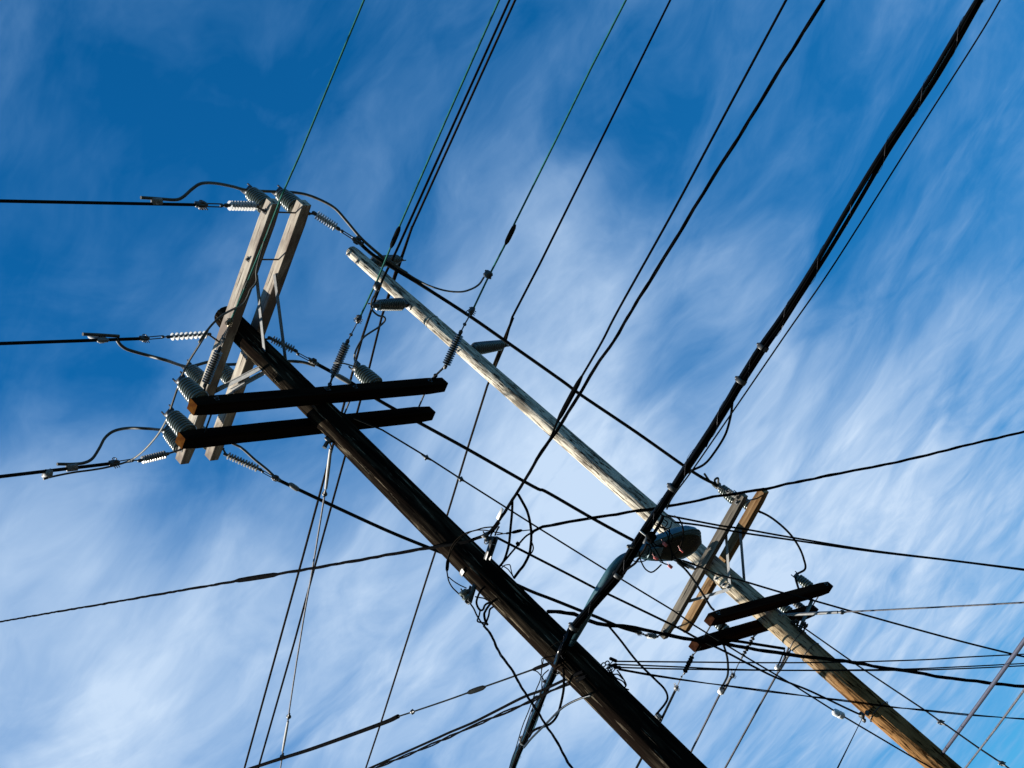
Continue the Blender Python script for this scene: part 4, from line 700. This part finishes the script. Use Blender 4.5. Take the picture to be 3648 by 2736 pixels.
# loops below the thick bundle
BG = 'wires around the thick bundle below the near pole'; K16 = dict(s=.40687, o=(1600, 2061), grp=BG)
loopw('thick black wire dropping straight from the near pole and curling back to the bundle', [(1000, 790), (1005, 900), (1000, 990), (970, 1130), (940, 1210), (900, 1260), (850, 1290), (780, 1310), (730, 1340), (700, 1385)], 9, 12.5, 13.4, **K16)
loopw('violet-black wire arching from the near pole face down to the bundle', [(1240, 1022), (1150, 1050), (1050, 1095), (970, 1150), (880, 1240), (800, 1320), (720, 1400), (655, 1480)], 8, 12.5, 13.6, 'cable_sheath', **K16)
loopw('left of the two thin wires beside the thick bundle at the bottom edge', [(905, 740), (820, 700), (812, 760), (800, 880), (760, 980), (700, 1150), (640, 1300), (580, 1500), (525, 1670)], 4, 12.55, 15.8, 'wire_dark', **K16)
loopw('right of the two thin wires beside the thick bundle at the bottom edge', [(870, 800), (820, 850), (812, 920), (808, 990), (770, 1070), (720, 1160), (660, 1330), (600, 1510), (545, 1670)], 4, 12.55, 15.8, 'wire_dark', **K16)
loopw('thin wire slanting to a nut on the thick bundle', [(720, 800), (770, 815), (810, 860), (850, 920)], 4, 12.6, 12.6, 'wire_dark', **K16)
loopw('fine wire arching across the dark front of the near pole', [(1110, 535), (1050, 540), (980, 545), (900, 590), (850, 650), (825, 720), (812, 800)], 3, 12.5, 12.6, 'wire_brown', **K16)
for i, pts in enumerate(([(1380, 780), (1430, 850), (1490, 910), (1540, 960), (1575, 975)], [(1400, 770), (1450, 860), (1520, 900), (1545, 940), (1535, 955)], [(1470, 800), (1520, 870), (1550, 930), (1530, 960)], [(1410, 820), (1440, 838), (1480, 840), (1520, 880)])): loopw('thin wire loop on the right face of the near pole below the lamp', pts, 5, 12.7, 12.8, 'wire_dark', 'thin loops at the right face of the near pole', .40687, (1600, 2061))
g = G()
for x, y in ((1352, 755), (1385, 740), (1410, 790)): ring(g, Py(*k1(1600, 2061, x, y), 12.72), Vector((.2, -1, .1)), .02, .006)
g.build('drop_hook', 'steel_dark', near)
for x, y, sg in ((850, 895, 1), (770, 1035, 1), (755, 1110, 1), (745, 1150, 1), (735, 1075, 1)):
    g = G(); c = bp.at(*k1(1600, 2061, x, y)) ; g.lathe(c, c + Vector((-.03, -.02, .01)), [(0, .012), (.6, .016), (1, .008)], 8); g.ball(c, .016, 8); g.build('bolt', 'steel_dark', bund)
# ------------------------------------------------------------------ street lamp
lampP = [Vector((NX + .12, NY - .12, Py(2052, 2268, 12.7).z)), Py(2080, 2205, 12.55), Py(2120, 2130, 12.45), Py(2165, 2053, 12.35), Py(2186, 2022, 12.33), Py(2215, 1992, 12.34), Py(2255, 1975, 12.38), Py(2295, 1962, 12.43)]
lamp = empty('street_lamp', lampP[0], 'blue-grey cobra-head street lamp on a bent pipe arm in the middle of the wires', 'street lamp')
g = G(); C_ = cat_rom(lampP, 5); g.tube(C_, [.050 - .012 * i / len(C_) for i in range(len(C_))], 18); g.build('lamp_arm', 'lamp', lamp)
H0 = Py(2275, 1970, 12.42); H1 = Py(2492, 1928, 12.98); hd = (H1 - H0); HL = hd.length; hz = hd.normalized()
right_ = hz.cross(Z).normalized(); upv = right_.cross(hz).normalized(); right_ = (right_ * math.cos(.10) + upv * math.sin(.10)); upv = right_.cross(hz).normalized()
def head_pt(t, a, grow=0):
    """t along, a around; lower half flat-bottomed"""
    w = [(0, .045), (.06, .062), (.15, .095), (.35, .135), (.6, .168), (.8, .172), (.92, .145), (.98, .09), (1, .03)]
    for (t0, w0), (t1, w1_) in zip(w, w[1:]):
        if t <= t1: ww = w0 + (w1_ - w0) * (t - t0) / (t1 - t0); break
    top = ww * .72 + .02; c_ = math.cos(a); s_ = math.sin(a); x = math.copysign(abs(c_) ** .75, c_) * (ww + grow); y = (s_ ** .7 * top if s_ > 0 else s_ * .035)
    return H0 + hz * HL * t + right_ * x + upv * y
g = G(); k, n = 34, 32; vs = [head_pt(i / k, 2 * math.pi * j / n) for i in range(k + 1) for j in range(n)]
g.add(vs, [(i * n + j, i * n + (j + 1) % n, (i + 1) * n + (j + 1) % n, (i + 1) * n + j) for i in range(k) for j in range(n)] + [tuple(range(n - 1, -1, -1)), tuple(k * n + j for j in range(n))]); g.build('lamp_housing', 'lamp', lamp)
g = G(); t_ = lambda i: .16 + .80 * i / 18; vs = []
for i in range(19):
    for j in range(17):
        a = math.pi * j / 16; w_ = min(math.sqrt(max(1 - ((t_(i) - .56) / .405) ** 2, .0)) ** .5 * .150, .045 + (t_(i) - .1) * .24)
        vs.append(H0 + hz * HL * t_(i) + right_ * math.cos(a) * w_ - upv * (.030 + math.sin(a) * w_ * .26))
g.add(vs, [(i * 17 + j, i * 17 + j + 1, (i + 1) * 17 + j + 1, (i + 1) * 17 + j) for i in range(18) for j in range(16)]); g.build('lamp_lens', 'lens', lamp)
g = G(); P_ = [head_pt(i / 30, 0, .004) for i in range(2, 30)] + [head_pt(i / 30, math.pi, .004) for i in range(29, 1, -1)]; g.tube([p - upv * .004 for p in P_], .006, 6); g.build('housing_rim', 'lamp', lamp)
g = G(); g.box(frame(H0 + hz * HL * .22 - upv * .045, hz, right_), .14, .03, .16, .01); g.build('service_door', 'lamp', lamp)
# ------------------------------------------------------------------ tangle of telephone wires by the lamp
TG = 'loops of telephone wire in the tangle by the street lamp'; TL = 'thin black loop of telephone wire in the tangle before the street lamp'
for pts, w in (([(1100, 60), (1200, 130), (1300, 160), (1380, 210), (1440, 280), (1450, 340), (1430, 400)], 4), ([(1270, 90), (1310, 180), (1370, 280), (1390, 400), (1420, 500), (1450, 590), (1470, 640)], 4.5),
               ([(670, 680), (780, 730), (880, 745), (980, 720), (1050, 650), (1080, 560), (1050, 480), (1000, 420)], 4), ([(890, 240), (830, 310), (805, 380), (790, 450), (740, 470)], 4),
               ([(1040, 340), (1090, 430), (1150, 520), (1210, 620), (1260, 720), (1300, 770), (1350, 790)], 4.5), ([(1090, 350), (1130, 420), (1180, 460), (1230, 480), (1290, 480)], 4.5), ([(1030, 430), (1070, 500), (1090, 580), (1150, 650)], 4.5),
               ([(1400, 170), (1400, 280), (1380, 360), (1400, 450), (1430, 540), (1450, 640), (1440, 730)], 5), ([(1240, 120), (1300, 155), (1370, 160), (1420, 130), (1440, 40)], 4), ([(1480, 640), (1540, 720), (1620, 790), (1740, 860)], 5),
               ([(1470, 680), (1580, 710), (1700, 740), (1850, 790)], 5), ([(1120, 560), (1145, 620), (1150, 660)], 3.5), ([(1230, 740), (1300, 770), (1380, 795)], 4), ([(1320, 10), (1370, 60), (1330, 130), (1260, 150)], 4), ([(1180, 60), (1230, 190), (1310, 250)], 4)):
    loopw(TL, pts, w, 12.0, 12.05, 'wire_black', TG, S2, (2100, 1850))
loopw('biggest loop of telephone wire, falling in front of the lamp head', [(1480, -60), (1560, -10), (1610, 70), (1640, 180), (1640, 300), (1610, 430), (1570, 530), (1500, 600), (1460, 630)], 6, 12.0, 12.05, 'wire_brown', TG, S2, (2100, 1850))
loopw('loop of wire hanging in a V below the lamp head', [(870, 560), (880, 650), (910, 750), (970, 860), (1050, 920), (1110, 920), (1180, 870), (1260, 790)], 5.5, 12.0, 12.05, 'wire_black', TG, S2, (2100, 1850))
loopw('thick cable leaving the bundle below the splice closure', [(860, 690), (800, 770), (720, 830), (640, 890), (590, 950)], 9, 12.05, 12.2, 'wire_black', TG, S2, (2100, 1850))
loopw('sleeved wire crossing in front of the lamp neck', [(1000, 440), (960, 530), (900, 620), (870, 680)], 7, 12.0, 12.05, 'wire_brown', TG, S2, (2100, 1850))
loopw('dark cable beside the bundle above the splice closure', [(1290, -60), (1260, 20), (1200, 130), (1130, 240), (1090, 300)], 13, 11.95, 12.0, 'wire_black', TG, S2, (2100, 1850))
loopw('upper bend of wire linking the bundle with the paired lines', [(1150, -60), (1140, -130), (1250, -80), (1400, -20), (1500, 60), (1640, 50)], 4, 12.0, 12.1, 'wire_black', TG, S2, (2100, 1850))
c = Py(*k1(2100, 1850, 1075, 320, S2), 12.0); d = (Py(*k1(2100, 1850, 1150, 210, S2), 11.97) - c).normalized()
cl = empty('splice_closure', c, 'lumpy black splice closure hanging from the bundle above the lamp neck', 'splice closure')
g = G(); F = frame(c, d); g.box(F, .085, .06, .10, .015); g.box(F, .06, .09, .05, .012, c=(.01, 0, .01)); g.build('closure_body', 'wire_black', cl)
g = G(); a_ = Py(*k1(2100, 1850, 1035, 255, S2), 11.98); b_ = Py(*k1(2100, 1850, 950, 425, S2), 11.98); g.box(frame((a_ + b_) / 2, b_ - a_), .022, .008, (b_ - a_).length, .002); g.build('closure_strap', 'steel', cl)
c = bp.at(*k1(2100, 1850, 940, 245, S2)); g = G(); g.box(frame(c - _F * .06, _X + _Y * -.8), .03, .012, .095, .003); tag(g.build('cable_tag', 'white_tag'), 'white tag strapped on the bundle above the splice closure', 'tag')
for (x, y, an), lab in zip(((1320, 440, -.7), (1612, 552, -.7), (1165, 685, -.6), (1415, 825, -.7)), ('faded red tag left of the middle of the lamp head', 'small red tag hanging before the lamp lens', 'red tag hanging near the lamp neck', 'pink tag hanging just below the lamp head')):
    c = Py(*k1(2100, 1850, x, y, S2), 12.03); g = G(); d = (_X * math.cos(an) + _Y * math.sin(an)); g.box(frame(c, d), .009, .030 if x != 1612 else .014, .046, .004); g.tube([c - d * .02, c - d * .04 + _Y * .02], .0015, 5); tag(g.build('wire_tag', 'pink_tag'), lab, 'tag', 'red tags on the telephone wires')
g = G(); c = Py(*k1(2100, 1850, 740, 475, S2), 12.15); g.box(frame(c, _X), .035, .03, .05, .006); g.ball(c - _X * .03, .02, 8); tag(g.build('strand_clamp', 'steel_dark'), 'dark bolted clamp sticking out left of the bundle beside the lamp neck', 'clamp')
